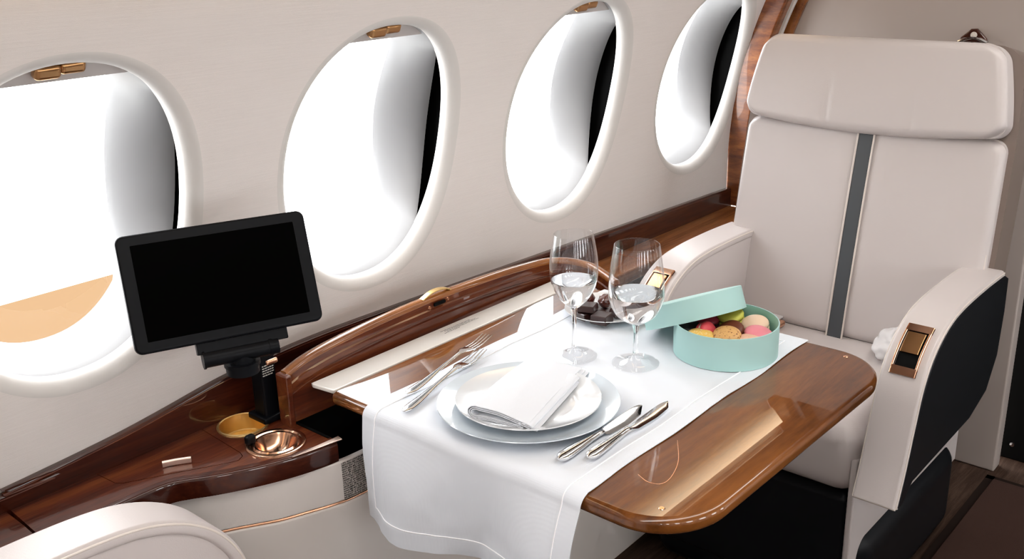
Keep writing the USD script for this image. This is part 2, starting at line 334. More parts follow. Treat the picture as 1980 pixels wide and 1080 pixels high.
def shade_mesh(cx, side):
    """lower end of the raised shade: a thin curved sheet whose bottom edge is straight"""
    cut = WB - 0.036; xs = np.linspace(-WA*0.98, WA*0.98, 25); V = []
    for d in (0.036, 0.041):
        for x in xs:
            V += [shell(cx + x, WS + cut, d, side), shell(cx + x, WS + WB + 0.03, d, side)]
    V = A(V); n = len(xs); F = []
    for i in range(n-1):
        a, b, c, e = 2*i, 2*i+1, 2*i+2, 2*i+3; o = 2*n
        F += [[a, c, e], [a, e, b], [o+a, o+e, o+c], [o+a, o+b, o+e], [a, o+a, o+c], [a, o+c, c]]
    m = trimesh.Trimesh(V, A(F), process=False); m.fix_normals(); return m
def shade_pull(cx, side, half):
    """bronze pull: two stepped rounded halves"""
    out = rrect(0.036, 0.020 if half else 0.018, 0.006, 4)
    off = -0.0175 if half else 0.0175
    def F(P, h): return shell(cx + off + P[:, 0], WS + WB - 0.013 - (0.002 if half else 0) + P[:, 1], 0.036 - h, side)
    return slab(out, 0, 0.017 if half else 0.014, 0.006, F)
k = 0
for side in (1, -1):
    for cx in WIN:
        k += 1
        w = Thing(f"window_{k}", at=shell(cx, WS - WB, 0.0, side), kind="structure",
                  label=["leftmost oval cabin window, behind the black monitor", "second oval cabin window from the left, over the table's near end", "third oval cabin window from the left, above the wine glasses", "rightmost oval cabin window, beside the wooden bulkhead trim"][min(k, 4)-1] if side == 1 and k <= 4 else None)
        w.part("frame", ring_band(cx, [(0.026, 0.0005)] + [(0.024*(1-math.sin(q)), 0.020*(1-math.cos(q))) for q in np.linspace(0, math.pi/2, 9)] + [(0.0, 0.030)], side), "lip_plastic", smooth=60)
        M0, M1, PN, PS = (0.0012, 0.0265), (0.036, 0.098), (-0.022, 0.125), (-0.048, 0.165)
        w.part("shade_slot", ring_band(cx, [(0.001, 0.028), (0.060, 0.028), (0.060, 0.112), (M0[0]+0.004, M0[1]+0.012, M1[0]+0.004, M1[1]+0.012)], side), "black_void")
        rev = [(M0[0]+0.004, M0[1]+0.012, M1[0]+0.004, M1[1]+0.012), (*M0, *M1)]
        for t in np.linspace(0.06, 1, 14):
            e, q = 1-(1-t)**1.3, t**1.2
            rev.append((M0[0]+(PN[0]-M0[0])*e, M0[1]+(PN[1]-M0[1])*q, M1[0]+(PS[0]-M1[0])*e, M1[1]+(PS[1]-M1[1])*q))
        w.part("reveal", ring_band(cx, rev, side), "white_plastic", smooth=60)
        w.part("pane", disc(cx, PN[0]+0.001, PN[1]-0.001, PS[0]+0.001, PS[1]-0.001, side), "pane", smooth=True)
        if side == 1 and k <= 4:
            sh = w.part("shade", shade_mesh(cx, side), "shade_fabric")
            w.part("shade_pull", shade_pull(cx, side, False), "bronze", under=sh); w.part("shade_pull", shade_pull(cx, side, True), "bronze", under=sh)
solo("floor", bx(X0, 3.6, -0.9, 1.4, -0.05, 0.0), "floor_carpet", kind="structure")
def ceiling():
    prof = [(1.0, 1.605), (0.92, 1.60), (0.86, 1.58), (0.80, 1.575), (0.62, 1.70), (0.45, 1.775), (0.25, 1.79)]
    prof = [(YC + y - 0.25, z) for y, z in [(1.12, 1.62)] + prof]
    prof = prof + [(0.5 - y, z) for y, z in prof[-2::-1]]
    v = A([[x, y, z] for x in (X0, 3.6) for y, z in prof]); n = len(prof)
    f = [q for i in range(n-1) for q in ([i, i+1, n+i+1], [i, n+i+1, n+i])]
    m = trimesh.Trimesh(v, A(f), process=False)
    if m.face_normals[:, 2].mean() > 0: m.invert()
    return m
solo("ceiling", ceiling(), "ceiling_fabric", kind="structure", smooth=30)
for nm, sg in (("trim_4", 1), ("trim_5", -1)):
    pv_ = A([(0.985, 1.47), (0.965, 1.45), (0.93, 1.42), (0.90, 1.405), (0.895, 1.392), (0.888, 1.390), (0.86, 1.393), (0.80, 1.42), (0.72, 1.49), (0.66, 1.58), (0.64, 1.64), (0.80, 1.66), (0.95, 1.60)])
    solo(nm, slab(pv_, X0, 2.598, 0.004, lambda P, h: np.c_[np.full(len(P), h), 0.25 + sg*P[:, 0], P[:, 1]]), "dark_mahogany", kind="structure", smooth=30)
for sg, lab in ((1, "warm lit cove strip above the windows beside the table"), (-1, "warm lit cove strip above the windows across the aisle")):
    xs = np.linspace(-1.65, 2.50, 12); cv = Thing("cove_light", lab, "light", (0.4, 0.25 + sg*0.93, 1.36), group="cove lights along the cabin")
    q = [(0.955, 1.352), (0.951, 1.353), (0.918, 1.387), (0.955, 1.395)]
    cv.part("diffuser", slab(A(q), -1.65, 2.50, 0.0008, lambda P, h: np.c_[np.full(len(P), h), 0.25 + sg*P[:, 0], P[:, 1]], n=1), "cove_glow", False)
solo("wall_front", bx(X0-0.04, X0, -1.0, 1.5, 0, 1.85), "ceiling_fabric", kind="structure")
# aft bulkhead: leather-faced panel left of a dark doorway
BX = 2.60
wb = Thing("wall_back", at=(BX, 0.9, 0), kind="structure", label="cream leather bulkhead behind the seat")
wb.part("panel", rbox(BX, BX+0.05, 0.612, 1.46, 0.0, 1.85, 0.006), "bulkhead_leather")
wb.part("panel", rbox(BX, BX+0.05, -1.0, -0.10, 0.0, 1.85, 0.006), "bulkhead_leather")
wb.part("panel", bx(BX, BX+0.05, -0.10, 0.612, 1.78, 1.85), "bulkhead_leather")
solo("door_1", rbox(BX+0.10, BX+0.14, -0.12, 0.66, 0.0, 1.80, 0.004), "black_void", kind="structure", label="black door in the doorway beside the bulkhead")
# wooden trim between the side wall and the bulkhead, with a pale edge strip
t1 = Thing("trim_1", at=(2.56, 1.35, 0), kind="structure", label="glossy burl wood trim between the last window and the bulkhead")
def trim_band(s0, s1, y_in, xa, xb, off=0.0):
    ss = np.linspace(s0, s1, 24); outer = shell(0, ss, 0.012)[:, 1:]; inner = shell(0, ss, -y_in)[:, 1:]
    P = np.vstack([inner, outer[::-1]])
    return slab(P, 0, xb-xa, 0.004, lambda Q, h: np.c_[np.full(len(Q), xa + h), Q[:, 0], Q[:, 1]])
t1.part("wood_panel", trim_band(-0.12, 0.80, 0.052, 2.522, 2.60), "burl_wood", smooth=30)
t1.part("pale_strip", trim_band(-0.12, 0.80, 0.062, 2.560, 2.572), "lip_plastic", smooth=30)
t1.part("edge_strip", trim_band(-0.12, 0.80, 0.078, 2.586, 2.602), "mahogany_edge", smooth=30)
# wooden backsplash strip along the foot of the wall
bt = catmull([(-2.3, 0.65), (0.3, 0.655), (0.46, 0.662), (0.62, 0.674), (0.71, 0.685), (0.84, 0.704), (1.0, 0.714), (1.2, 0.713), (1.6, 0.704), (2.53, 0.681)], 6)
bo = np.vstack([bt, [[2.53, 0.60], [-2.3, 0.60]]])[::-1]
t2 = Thing("trim_2", at=(0.6, 1.39, 0.6), kind="structure", label="dark mahogany backsplash strip along the foot of the window wall")
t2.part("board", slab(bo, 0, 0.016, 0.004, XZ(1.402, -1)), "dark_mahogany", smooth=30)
t2.part("bead", sweep(np.c_[bt[:, 0], np.full(len(bt), 1.389), bt[:, 1] - 0.006], circ(0.0035)), "mahogany")

# ================================================================== outside
solo("apron", bx(-40, 60, 1.9, 80, -1.25, -1.22), "concrete", "pale concrete airfield apron seen through the leftmost window", "ground")
solo("added_ochre_patch", bx(0.5, 4.4, 4.6, 7.69, -1.22, -1.20), "patch_ochre", "added ochre ground patch giving the orange tint low in the leftmost window", "added patch")  # made-up patch, only there to tint the leftmost window orange

# ================================================================== side ledge (console) with cup holders
ZL = 0.63
fe = [(-2.3, 1.284), (0.0, 1.284), (0.40, 1.284), (0.56, 1.285), (0.62, 1.285), (0.655, 1.281), (0.68, 1.268), (0.71, 1.248), (0.75, 1.226), (0.79, 1.208), (0.83, 1.194), (0.87, 1.185), (0.893, 1.182)]
fec = catmull(fe, 5)
CUPS = [((0.832, 1.345), 0.0405), ((0.826, 1.247), 0.0445)]
DOOR = A([(0.596, 1.384), (0.600, 1.338), (0.608, 1.328), (0.62, 1.322), (0.745, 1.254), (0.757, 1.250), (0.768, 1.256), (0.772, 1.268), (0.779, 1.388)])
def flat(poly, z0, z1):
    m = trimesh.creation.extrude_polygon(poly, z1-z0, engine="earcut"); m.apply_translation((0, 0, z0)); return m
def poly_part(p):
    return max(getattr(p, "geoms", [p]), key=lambda g: g.area)
top = Polygon(np.vstack([fec, [[0.893, 1.392], [-2.3, 1.392]]])).buffer(-0.004)
hol = top
for c, r in CUPS: hol = hol.difference(Polygon([(c[0]+r*math.cos(a), c[1]+r*math.sin(a)) for a in np.linspace(0, 2*math.pi, 48, endpoint=False)]))
doorp = Polygon(DOOR)
seamx = Polygon([(0.4565, 1.27), (0.4605, 1.27), (0.4655, 1.40), (0.4615, 1.40)])
fwd = hol.intersection(sbox(-2.3, 1.2, 0.4588, 1.40)).difference(seamx); aft = hol.intersection(sbox(0.4588, 1.1, 1.0, 1.40)).difference(seamx).difference(doorp.buffer(0.0013))
sl = Thing("side_ledge", "dark mahogany side ledge with cup holders under the leftmost window", "side ledge", (0.6, 1.3, 0.59))
sl.part("ledge_top", flat(poly_part(aft), 0.600, ZL), "mahogany", 20)
sl.part("ledge_top", flat(poly_part(fwd), 0.600, ZL), "mahogany", 20)
sl.part("recess_floor", flat(top.buffer(-0.006), 0.594, 0.5995), "black_void")
dp = sl.part("door_flap", flat(doorp, 0.612, ZL), "mahogany", 20, label="flush flap with rounded corner in the ledge top")
hb = [(0.670, 1.3235), (0.688, 1.3145), (0.707, 1.3015)]
sl.part("flap_handle", sweep(catmull([(x, y, ZL+0.005) for x, y in hb], 6), rrect(0.006, 0.011, 0.0025, 3)), "rose_metal", under=dp)
nose = np.c_[fec, np.full(len(fec), 0.6125)]
sec = [(0.012, -0.0205), (-0.003, -0.0205), (-0.0065, -0.0185), (-0.008, -0.013), (-0.008, 0.010), (-0.0065, 0.0150), (-0.003, 0.0173), (0.012, 0.0175)]
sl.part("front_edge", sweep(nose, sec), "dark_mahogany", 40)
sl.part("edge_highlight", sweep(catmull([(0.815, 1.190, ZL+0.0005), (0.85, 1.1815, ZL+0.003), (0.897, 1.173, ZL+0.005)], 6), rrect(0.011, 0.0024, 0.001, 3), scale=np.linspace(0.15, 1.2, 13)), "rose_metal", label="tapered copper strip standing in for the highlight at the ledge's end")  # bright highlight on the rounded edge, built as a metal strip
for (c, r), m, lab in zip(CUPS, ("gold", "copper"), ("open gold cup holder", "copper bowl ashtray with a black stub")):
    if m == "gold":
        pr = [(r+0.003, 0.0), (r+0.0025, 0.002), (r, 0.0028), (r-0.0015, 0.0015), (r-0.0018, -0.012), (r-0.0025, -0.026), (r-0.006, -0.0285), (0.0005, -0.0285)]
    else:
        pr = [(r+0.004, 0.0), (r+0.0035, 0.003), (r+0.001, 0.0042), (r-0.003, 0.0035), (r-0.005, 0.001), (r-0.0065, 0.001), (r-0.009, 0.004), (r-0.012, 0.0035), (r-0.014, 0.0), (r-0.020, -0.012), (r-0.028, -0.021), (0.006, -0.026), (0.0005, -0.0265)]
    cp = sl.part("cup_holder", lathe(pr, 64, (c[0], c[1], ZL)), m, 40, label=lab)
    if m == "copper":
        sl.part("stub", rbox(c[0]-0.036, c[0]-0.018, c[1]+0.024, c[1]+0.037, ZL+0.001, ZL+0.017, 0.005), "black_plastic", under=cp)
# black cavity where the table folds away, and the wooden lid that stands open behind it
tp = Thing("table_pocket", "open table stowage pocket with a raised arched mahogany lid", "stowage pocket", (1.2, 1.28, 0.5))
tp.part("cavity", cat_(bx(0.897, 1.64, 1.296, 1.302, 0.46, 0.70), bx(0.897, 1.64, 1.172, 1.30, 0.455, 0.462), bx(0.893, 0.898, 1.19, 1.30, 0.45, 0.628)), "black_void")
tp.part("ledge_top", bx(0.893, 1.66, 1.302, 1.392, 0.60, ZL), "dark_mahogany")
tp.part("knob", lathe([(0.0005, 0.012), (0.012, 0.011), (0.015, 0.006), (0.016, 0)], 24), "black_plastic") if False else None
lidpath = catmull([(0.884, 1.281, 0), (0.95, 1.279, 0), (1.2, 1.277, 0), (1.45, 1.277, 0), (1.55, 1.275, 0), (1.595, 1.258, 0), (1.614, 1.220, 0), (1.606, 1.178, 0), (1.592, 1.135, 0)], 10)
cum = np.r_[0, np.cumsum(np.linalg.norm(np.diff(lidpath, axis=0), axis=1))]
zt = np.interp(cum, [0, 0.03, 0.07, 0.18, 0.34, 0.52, 0.68, 0.74, 0.80, 0.90], [0.724, 0.735, 0.744, 0.754, 0.760, 0.755, 0.742, 0.732, 0.722, 0.704])
from scipy.ndimage import gaussian_filter1d
zt = gaussian_filter1d(zt, 2.0, mode="nearest")
def lid_body(path, z0, ztop, prof):
    """prof(k): list of (offset to the cabin side, height fraction or absolute drop from the top)"""
    P = A(path); T = np.gradient(P, axis=0)[:, :2]; T /= np.linalg.norm(T, axis=1, keepdims=True); N = np.stack([T[:, 1], -T[:, 0]], 1)
    rings = [np.c_[P[i, :2] + np.outer([p[0] for p in prof], N[i]), [ztop[i]-p[1] if p[1] >= 0 else z0 for p in prof]] for i in range(len(P))]
    return loft(rings)
tp_lid = tp.part("lid", lid_body(lidpath, 0.634, zt, [(0.0, 0.010), (0.0, 0.022), (0.003, 0.024), (0.0035, 0.034), (0.0005, 0.0365), (0.0005, 0.040), (0.004, 0.042), (0.004, -1), (-0.018, -1), (-0.018, 0.010)]), "mahogany", 25)
tp.part("lid_edge", lid_body(lidpath, 0.634, zt, [(0.0, 0.0105), (0.001, 0.006), (-0.002, 0.001), (-0.009, -0.0) if False else (-0.009, 0.0), (-0.016, 0.001), (-0.019, 0.006), (-0.018, 0.0105)]), "mahogany_edge", 50, under=tp_lid)
tp.part("latch_slot", rbox(1.218, 1.248, 1.2715, 1.276, 0.7395, 0.7465, 0.002), "black_void", under=tp_lid)
for x, z in ((1.209, 0.7395), (1.257, 0.7435)):
    s = lathe([(0.0005, 0.0015), (0.0028, 0.0015), (0.0036, 0.0)], 16); tp.part("screw", frame(s, (x, 1.2765, z), (1, 0, 0), (0, 0, 1), (0, -1, 0)), "copper", under=tp_lid)
tp.part("pull_tab", sweep(catmull([(1.195, 1.283, 0.7575), (1.215, 1.282, 0.765), (1.235, 1.282, 0.767), (1.255, 1.282, 0.764), (1.268, 1.283, 0.7585)], 6), rrect(0.012, 0.003, 0.0012, 3)), "gold", under=tp_lid)
tp.part("end_board", rbox(0.874, 0.886, 1.270, 1.300, ZL-0.002, 0.722, 0.003), "mahogany")
# plain ledge behind the table and along the seat
rl = Thing("side_ledge", "brown mahogany side ledge between the seat's window armrest and the wall", "side ledge", (2.1, 1.33, 0.6))
for xa, xb in ((1.662, 1.958), (1.961, 2.52)): rl.part("ledge_top", rbox(xa, xb, 1.285, 1.392, 0.598, ZL, 0.005), "mahogany_edge")
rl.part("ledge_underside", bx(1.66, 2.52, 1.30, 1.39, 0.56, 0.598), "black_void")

# cream side panel below the ledge
pe = catmull([(-2.3, 1.292), (0.0, 1.292), (0.40, 1.292), (0.56, 1.293), (0.635, 1.292), (0.67, 1.283), (0.70, 1.262), (0.74, 1.240), (0.79, 1.210), (0.83, 1.194), (0.88, 1.176), (0.93, 1.168), (1.1, 1.165), (1.5, 1.165), (2.0, 1.175), (2.5, 1.18)], 5)
sp = Thing("trim_3", "cream leather side panelling with a copper line and printed notice below the ledge", "panelling", (0.9, 1.2, 0.0), kind="structure")
def band(z0, z1, off, th=0.012):
    return sweep(np.c_[pe, np.full(len(pe), (z0+z1)/2)], [(x+th/2+off, y) for x, y in rrect(th, z1-z0, 0.004, 3)])
sp.part("upper_band", band(0.521, 0.594, 0.0), "panel_vinyl", 40)
sp.part("copper_line", band(0.5165, 0.5215, 0.001, 0.008), "brushed_copper", 40)
sp.part("lower_band", band(0.0, 0.517, 0.0), "panel_vinyl", 40)
LINES = ["LIFE VEST LOCATED BELOW", "BERTHING BELT MUST BE WORN", "WHEN SEAT IS IN BERTHING", "BERTHING BELT STOWAGE IN", "SEAT BELT AND SHOULDER", "MUST BE USED FOR TAXI, TAKE", "MANUAL OVERRIDE FOR ELEC", "SEAT FUNCTIONS LOCATED", "UNDER SEAT CUSHION",
         "GILET DE SAUVETAGE DANS LE", "UTILISER LA CEINTURE DE", "SIEGE EST EN POSITION COU", "RANGEMENT DE LA CEINTURE", "DANS MEUBLE SURETE DE", "BOUCLER LA CEINTURE ET LE", "PENDANT LE ROULAGE, LE", "DEVERROUILLAGE MANUEL DE", "PLACE SOUS LE COUSSIN DE"]
def on_panel(m):
    v, f = arr(m); return trimesh.Trimesh(np.c_[v[:, 0], np.interp(v[:, 0], pe[:, 0], pe[:, 1]) - 0.0005 - v[:, 2], v[:, 1]], f, process=False)
def line(s, i):
    v, f = arr(meshkit.text_mesh(s, 0.0027, 0.0003, True)); return trimesh.Trimesh(v + A([0.8935, 0.5885-0.00395*i, 0]), f, process=False)
sp.part("notice", cat_(*[on_panel(line(t_, i)) for i, t_ in enumerate(LINES)]), "ink", False, label="bilingual safety notice in small black capitals")

# ================================================================== folding table and what lies on it
TZ = 0.70
def rounded_table():
    c = []
    def arc(cx, cy, r, a0, a1, n=10, ry=None):
        for t in np.linspace(a0, a1, n): c.append((cx + r*math.cos(math.radians(t)), cy + (ry or r)*math.sin(math.radians(t))))
    arc(1.567, 1.2035, 0.003, 0, 90, 3); arc(0.917, 1.2035, 0.003, 90, 180, 3)
    arc(1.015, 0.64, 0.103, 180, 270, 14, 0.097); arc(1.462, 0.637, 0.108, 270, 360, 14, 0.099)
    return A(c)
ft = Thing("folding_table", "glossy walnut folding table with rounded corners, half covered by the white cloth", "table", (1.24, 0.87, 0.675))
ft.part("tabletop", slab(rounded_table(), TZ-0.024, TZ, 0.009, n=5), "table_walnut", 30)
st_ = ft.part("hinge_strip", slab(A([(0.921, 1.2085), (1.57, 1.2085), (1.57, 1.262), (0.917, 1.262), (0.915, 1.256)]), TZ-0.008, TZ-0.0005, 0.002), "cream_laminate", 30, label="cream strip along the table's wall side")
for x, y in ((0.953, 0.601), (1.545, 0.617)): ft.part("screw", lathe([(0.0005, 0.0008), (0.0035, 0.0008), (0.0045, 0.0)], 20, (x, y, TZ)), "copper")
# four tiny printed lines, too small to read
tl = []
for i, (x0, x1) in enumerate(((1.205, 1.285), (1.212, 1.296), (1.215, 1.300), (1.205, 1.245))):
    x = x0
    while x < x1:
        w = rng.uniform(0.003, 0.009); tl.append(bx(x, min(x+w, x1), 1.2465-0.0038*i, 1.2482-0.0038*i, TZ-0.0006, TZ-0.0002)); x += w + 0.0016
ft.part("printed_notice", cat_(*tl), "grey_ink", False, under=st_)
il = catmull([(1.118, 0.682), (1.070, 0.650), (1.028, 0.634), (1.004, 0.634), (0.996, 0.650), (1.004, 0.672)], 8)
ft.part("reflection_loop", sweep(np.c_[il, np.full(len(il), TZ)], rrect(0.0012, 0.0006, 0.0002, 2)), "copper", label="thin copper loop standing in for a reflection near the corner")  # curved reflection in the varnish, drawn as a copper line

# white table runner: lies on the table and hangs over its near end
def runner():
    ZB = TZ + 0.0016; xe, xf = 0.9040, 1.568; r = 0.018
    flatn, dropn, ny = 110, 60, 90; drop = 0.172
    s = np.r_[np.linspace(0, xf-xe-r, flatn), xf-xe-r + np.linspace(0.004, r*math.pi/2, 8), xf-xe-r+r*math.pi/2 + np.linspace(0.004, drop, dropn)]
    t = np.linspace(0, 1, ny); S, T = np.meshgrid(s, t, indexing="ij")
    y0, y1 = 0.696, 1.118
    edge = lambda sv: 1.118 + 0.020*np.clip(1-sv/0.66, 0, 1) + 0.003*np.sin(sv*22)
    Y = y0 + 0.0025*np.sin(S*15+0.6)*(T < 0.02)*0 + T*(edge(S)-y0)
    Y = Y + (1-T)**6*0.002*np.sin(S*26)
    L = xf-xe-r; q = np.clip((S-L)/(r*math.pi/2), 0, 1)*math.pi/2; over = np.clip(S-L-r*math.pi/2, 0, None)
    X = np.where(S <= L, xf-S, xe+r-r*np.sin(q)); Z = np.where(S <= L, ZB, ZB-r+r*np.cos(q)-over)
    P = np.stack([S*7, T*5, 0*S], -1)
    wr = meshkit.fbm(P*1.3, 3, 3) - 0.5
    Z = Z + np.where(S <= L, np.abs(wr)*0.004*np.clip((S)/0.1, 0, 1), 0)
    fl = over/drop
    X = X - fl**1.0*(0.012 + 0.018*np.sin(T*9.5+0.6) + 0.02*wr) - 0.012*np.sin(np.clip(fl, 0, 1)*math.pi)*(0.6+0.4*np.sin(T*7+2))
    low = np.clip(1-T, 0, 1); Z = Z + fl*(0.006*np.sin(T*6.2+0.3) + 0.022*(1-T))
    d = np.minimum(np.minimum(T, 1-T)*(y1-y0), np.minimum(S, s[-1]-S)); hem = np.clip((0.030-d)/0.0018, 0, 1)
    Nn = np.stack([np.where(S <= L, 0, -np.sin(q)), 0*S, np.where(S <= L, 1, np.cos(q))], -1)
    G = np.stack([X, Y, Z], -1) + Nn*hem[..., None]*0.0007
    return G, s, t, Nn
G, sv, tv, NN = runner()
def sheet(G, N, th):
    n, m = G.shape[:2]; v = np.vstack([G.reshape(-1, 3), (G - N*th).reshape(-1, 3)]); idx = np.arange(n*m).reshape(n, m)
    a, b, c, d = idx[:-1, :-1], idx[1:, :-1], idx[1:, 1:], idx[:-1, 1:]
    f = [np.stack([a, b, c], -1).reshape(-1, 3), np.stack([a, c, d], -1).reshape(-1, 3)]; f += [x[:, ::-1] + n*m for x in f]
    rim = np.r_[idx[:, 0], idx[-1, 1:], idx[-2::-1, -1], idx[0, -2:0:-1]]; rn = np.roll(rim, -1)
    f += [np.stack([rim, rim+n*m, rn+n*m], 1), np.stack([rim, rn+n*m, rn], 1)]
    M = trimesh.Trimesh(v, np.vstack(f), process=False); M.fix_normals(); return M
tr = Thing("table_runner", "white linen table runner with stitched hems hanging over the table's near end", "tablecloth", (1.24, 0.9, TZ))
tr.part("cloth", sheet(G, NN, 0.0012), "linen", 60)
wtot = 0.43
ih = [int(np.argmin(abs(sv - 0.032))), int(np.argmin(abs(sv - (sv[-1]-0.030))))]; jh = [int(np.argmin(abs(tv - 0.031/wtot))), int(np.argmin(abs(tv - 1 + 0.031/wtot)))]
off = NN*0.0004
for pth in ((G+off)[ih[0]:ih[1]+1, jh[0]], (G+off)[ih[0]:ih[1]+1, jh[1]], (G+off)[ih[0], jh[0]:jh[1]+1], (G+off)[ih[1], jh[0]:jh[1]+1]):
    tr.part("hem_stitch", tube(pth, 0.0009, 6, up=(0.31, 0.52, 0.8)), "stitch_linen")

CP = TZ + 0.0042     # top of the cloth
def plate_profile(R, flatr, rise, th=0.0035):
    out = [(0.0005, 0.0025), (flatr*0.8, 0.0025), (flatr*0.82, 0.0), (flatr*0.95, 0.0)]
    for t in np.linspace(0.1, 1, 8): out.append((flatr*0.95 + (R-flatr*0.95)*t, 0.001 + (rise-th*0.5)*t**1.4))
    up = [(R+0.0008, rise-th*0.15), (R, rise+th*0.25)]
    for t in np.linspace(0.95, 0.0, 9): up.append((flatr + (R-flatr)*t, th + 0.001 + (rise-th*0.75-0.001)*t**1.5))
    return out + up + [(flatr*0.5, th+0.0007), (0.0005, th+0.0007)]
PC = (1.060, 0.912)
solo("dinner_plate", lathe(plate_profile(0.140, 0.088, 0.015), 128, (*PC, CP)), "porcelain", "large pale blue-white dinner plate, the lower of the stacked pair", "plate", smooth=30)
SPZ = CP + 0.0062
solo("salad_plate", lathe(plate_profile(0.1115, 0.070, 0.014), 128, (PC[0], PC[1], SPZ)), "white_porcelain", "smaller white plate on the dinner plate, under the folded napkin", "plate", smooth=30)

# folded napkin: nested plies folded over at the near-left side
def napkin():
    zb = SPZ + 0.0078
    e = A([0.983-0.955, 0.839-0.940, 0]); W = np.linalg.norm(e); e /= W       # across, to the right
    b = A([1.151-0.955, 0.995-0.940, 0]); Ln = np.linalg.norm(b); b /= Ln     # away
    o = A([0.957, 0.941, zb]); parts = []
    th = 0.0013
    def ply(k, n=4):
        g = k*0.0027; R = 0.0118 - g; h = 0.0015
        pts = []
        right = W - 0.008 + 0.007*k
        for u in np.linspace(right, 0.018, 14):                 # top ply, right to left
            pts.append((u, h + 0.0165 - g + 0.0035*math.cos((u/W-0.15)*3.0) - 0.0085*np.clip((u/W-0.45)/0.55, 0, 1)**1.2))
        for a in np.linspace(90, 270, 12)[1:-1]:
            pts.append((0.016 + (R+0.004)*math.cos(math.radians(a))*1.05, h + 0.0105 + (R-0.001)*math.sin(math.radians(a))))
        for u in np.linspace(0.018, W-0.012-0.004*k, 10):
            pts.append((u, h + g*0.8 + 0.0012 + 0.0015*math.sin(u/W*6)))
        return A(pts)
    out = []
    for k in range(3):
        P = ply(k); nv = 26; rows = []
        dP = np.gradient(P, axis=0); dP /= np.linalg.norm(dP, axis=1, keepdims=True); Nv = np.stack([-dP[:, 1], dP[:, 0]], 1)
        for t in np.linspace(0, 1, nv):
            endk = t*Ln*(1 - 0.012*k)
            slim = 1 - 0.04*t; lift = 0.004*math.sin(t*math.pi) - 0.003*t
            flare = 0.030*t*(P[:, 0]/W)
            rows.append((o + np.outer(P[:, 0]*slim, e) + b*(endk) + np.outer(flare, b)*0.6 + np.c_[np.zeros((len(P), 2)), np.maximum(P[:, 1]*(1-0.25*t) + lift*np.clip(P[:, 1]/0.012, 0, 1), 0.0005)]))
        G = np.transpose(A(rows), (1, 0, 2))
        N3 = np.cross(np.gradient(G, axis=0), np.gradient(G, axis=1)); N3 /= np.linalg.norm(N3, axis=2, keepdims=True) + 1e-12
        out.append(sheet(G, N3, -th if k % 1 else th))
    # small loop tucked at the right of the near end
    a = np.linspace(0, 2*np.pi, 20); lp = [(W-0.014 + 0.012*math.cos(t), 0.0052 + 0.0036*math.sin(t)) for t in np.linspace(-2.6, 2.6, 18)]
    G = A([[o + e*u + b*(t*Ln*0.9) + A([0, 0, max(h, 0.0006)]) for t in np.linspace(0, 1, 8)] for u, h in lp])
    N3 = np.cross(np.gradient(G, axis=0), np.gradient(G, axis=1)); N3 /= np.linalg.norm(N3, axis=2, keepdims=True) + 1e-12
    out.append(sheet(G, N3, th))
    return out, o, e, b, W, Ln
plies, no, ne, nb_, nW, nL = napkin()
nk = Thing("napkin", "folded white linen napkin lying on the smaller plate", "napkin", (1.05, 0.905, SPZ+0.006))
for i, m in enumerate(plies): nk.part("fold", m, "napkin_linen", 50)

# cutlery
def strip_solid(path, widths, thick, n=10, up=(0, 0, 1)):
    """a bar along path with elliptic section of the given widths and thicknesses"""
    P = A(path, float); T = np.gradient(P, axis=0); T /= np.linalg.norm(T, axis=1, keepdims=True)
    side = np.cross(A(up, float), T); side /= np.linalg.norm(side, axis=1, keepdims=True); U = np.cross(T, side)
    a = np.linspace(0, 2*np.pi, n, endpoint=False)
    rings = [P[i] + np.outer(np.cos(a)*widths[i]/2, side[i]) + np.outer(np.sin(a)*thick[i]/2, U[i]) for i in range(len(P))]
    return loft(rings)
def fork(name_label, p0, p1, z0, rise, group=None):
    p0, p1 = A(p0, float), A(p1, float); d = p1-p0; L = np.linalg.norm(d); d /= L; sd = A([-d[1], d[0]])
    t = Thing("fork", name_label, "fork", (*p0, z0), group="dinner forks left of the plates")
    at = lambda u, h, s=0: A([*(p0 + d*u*L + sd*s), z0 + h])
    u = np.linspace(0, 0.64, 22)
    hgt = 0.004 + rise*np.interp(u, [0, 0.2, 0.45, 0.64], [0.0, 0.12, 0.6, 0.9])
    w = np.interp(u, [0, 0.012, 0.05, 0.14, 0.35, 0.52, 0.64], [0.006, 0.012, 0.0175, 0.0165, 0.0085, 0.0065, 0.009])
    th = np.interp(u, [0, 0.02, 0.3, 0.64], [0.002, 0.0045, 0.004, 0.003])
    t.part("handle", strip_solid([at(a, h) for a, h in zip(u, hgt)], w, th), "steel", 60)
    h1 = hgt[-1]
    u2 = np.linspace(0.63, 0.76, 8); hh = h1 + np.interp(u2, [0.63, 0.69, 0.76], [0, -0.001, -0.004])
    t.part("head", strip_solid([at(a, h) for a, h in zip(u2, hh)], np.interp(u2, [0.63, 0.68, 0.76], [0.009, 0.020, 0.0235]), np.full(8, 0.0024)), "steel", 60)
    for k in range(4):
        s = (k-1.5)*0.0064; u3 = np.linspace(0.745, 1.0, 9)
        h3 = hh[-1] + np.interp(u3, [0.745, 0.86, 1.0], [0, -0.001, 0.004])
        t.part("tine", strip_solid([at(a, h, s*np.interp(a, [0.745, 1], [0.95, 1.0])) for a, h in zip(u3, h3)], np.interp(u3, [0.745, 0.9, 1], [0.0036, 0.0030, 0.0012]), np.interp(u3, [0.745, 1], [0.0024, 0.0012]), 6), "steel", 60)
fork("steel dinner fork beside the plate, the nearer of the crossed pair", (0.928, 1.050), (1.168, 1.108), CP, 0.008)
fork("steel dinner fork lying crossed over the nearer fork, handle tip hidden", (0.965, 1.082), (1.205, 1.128), CP+0.006, 0.012)
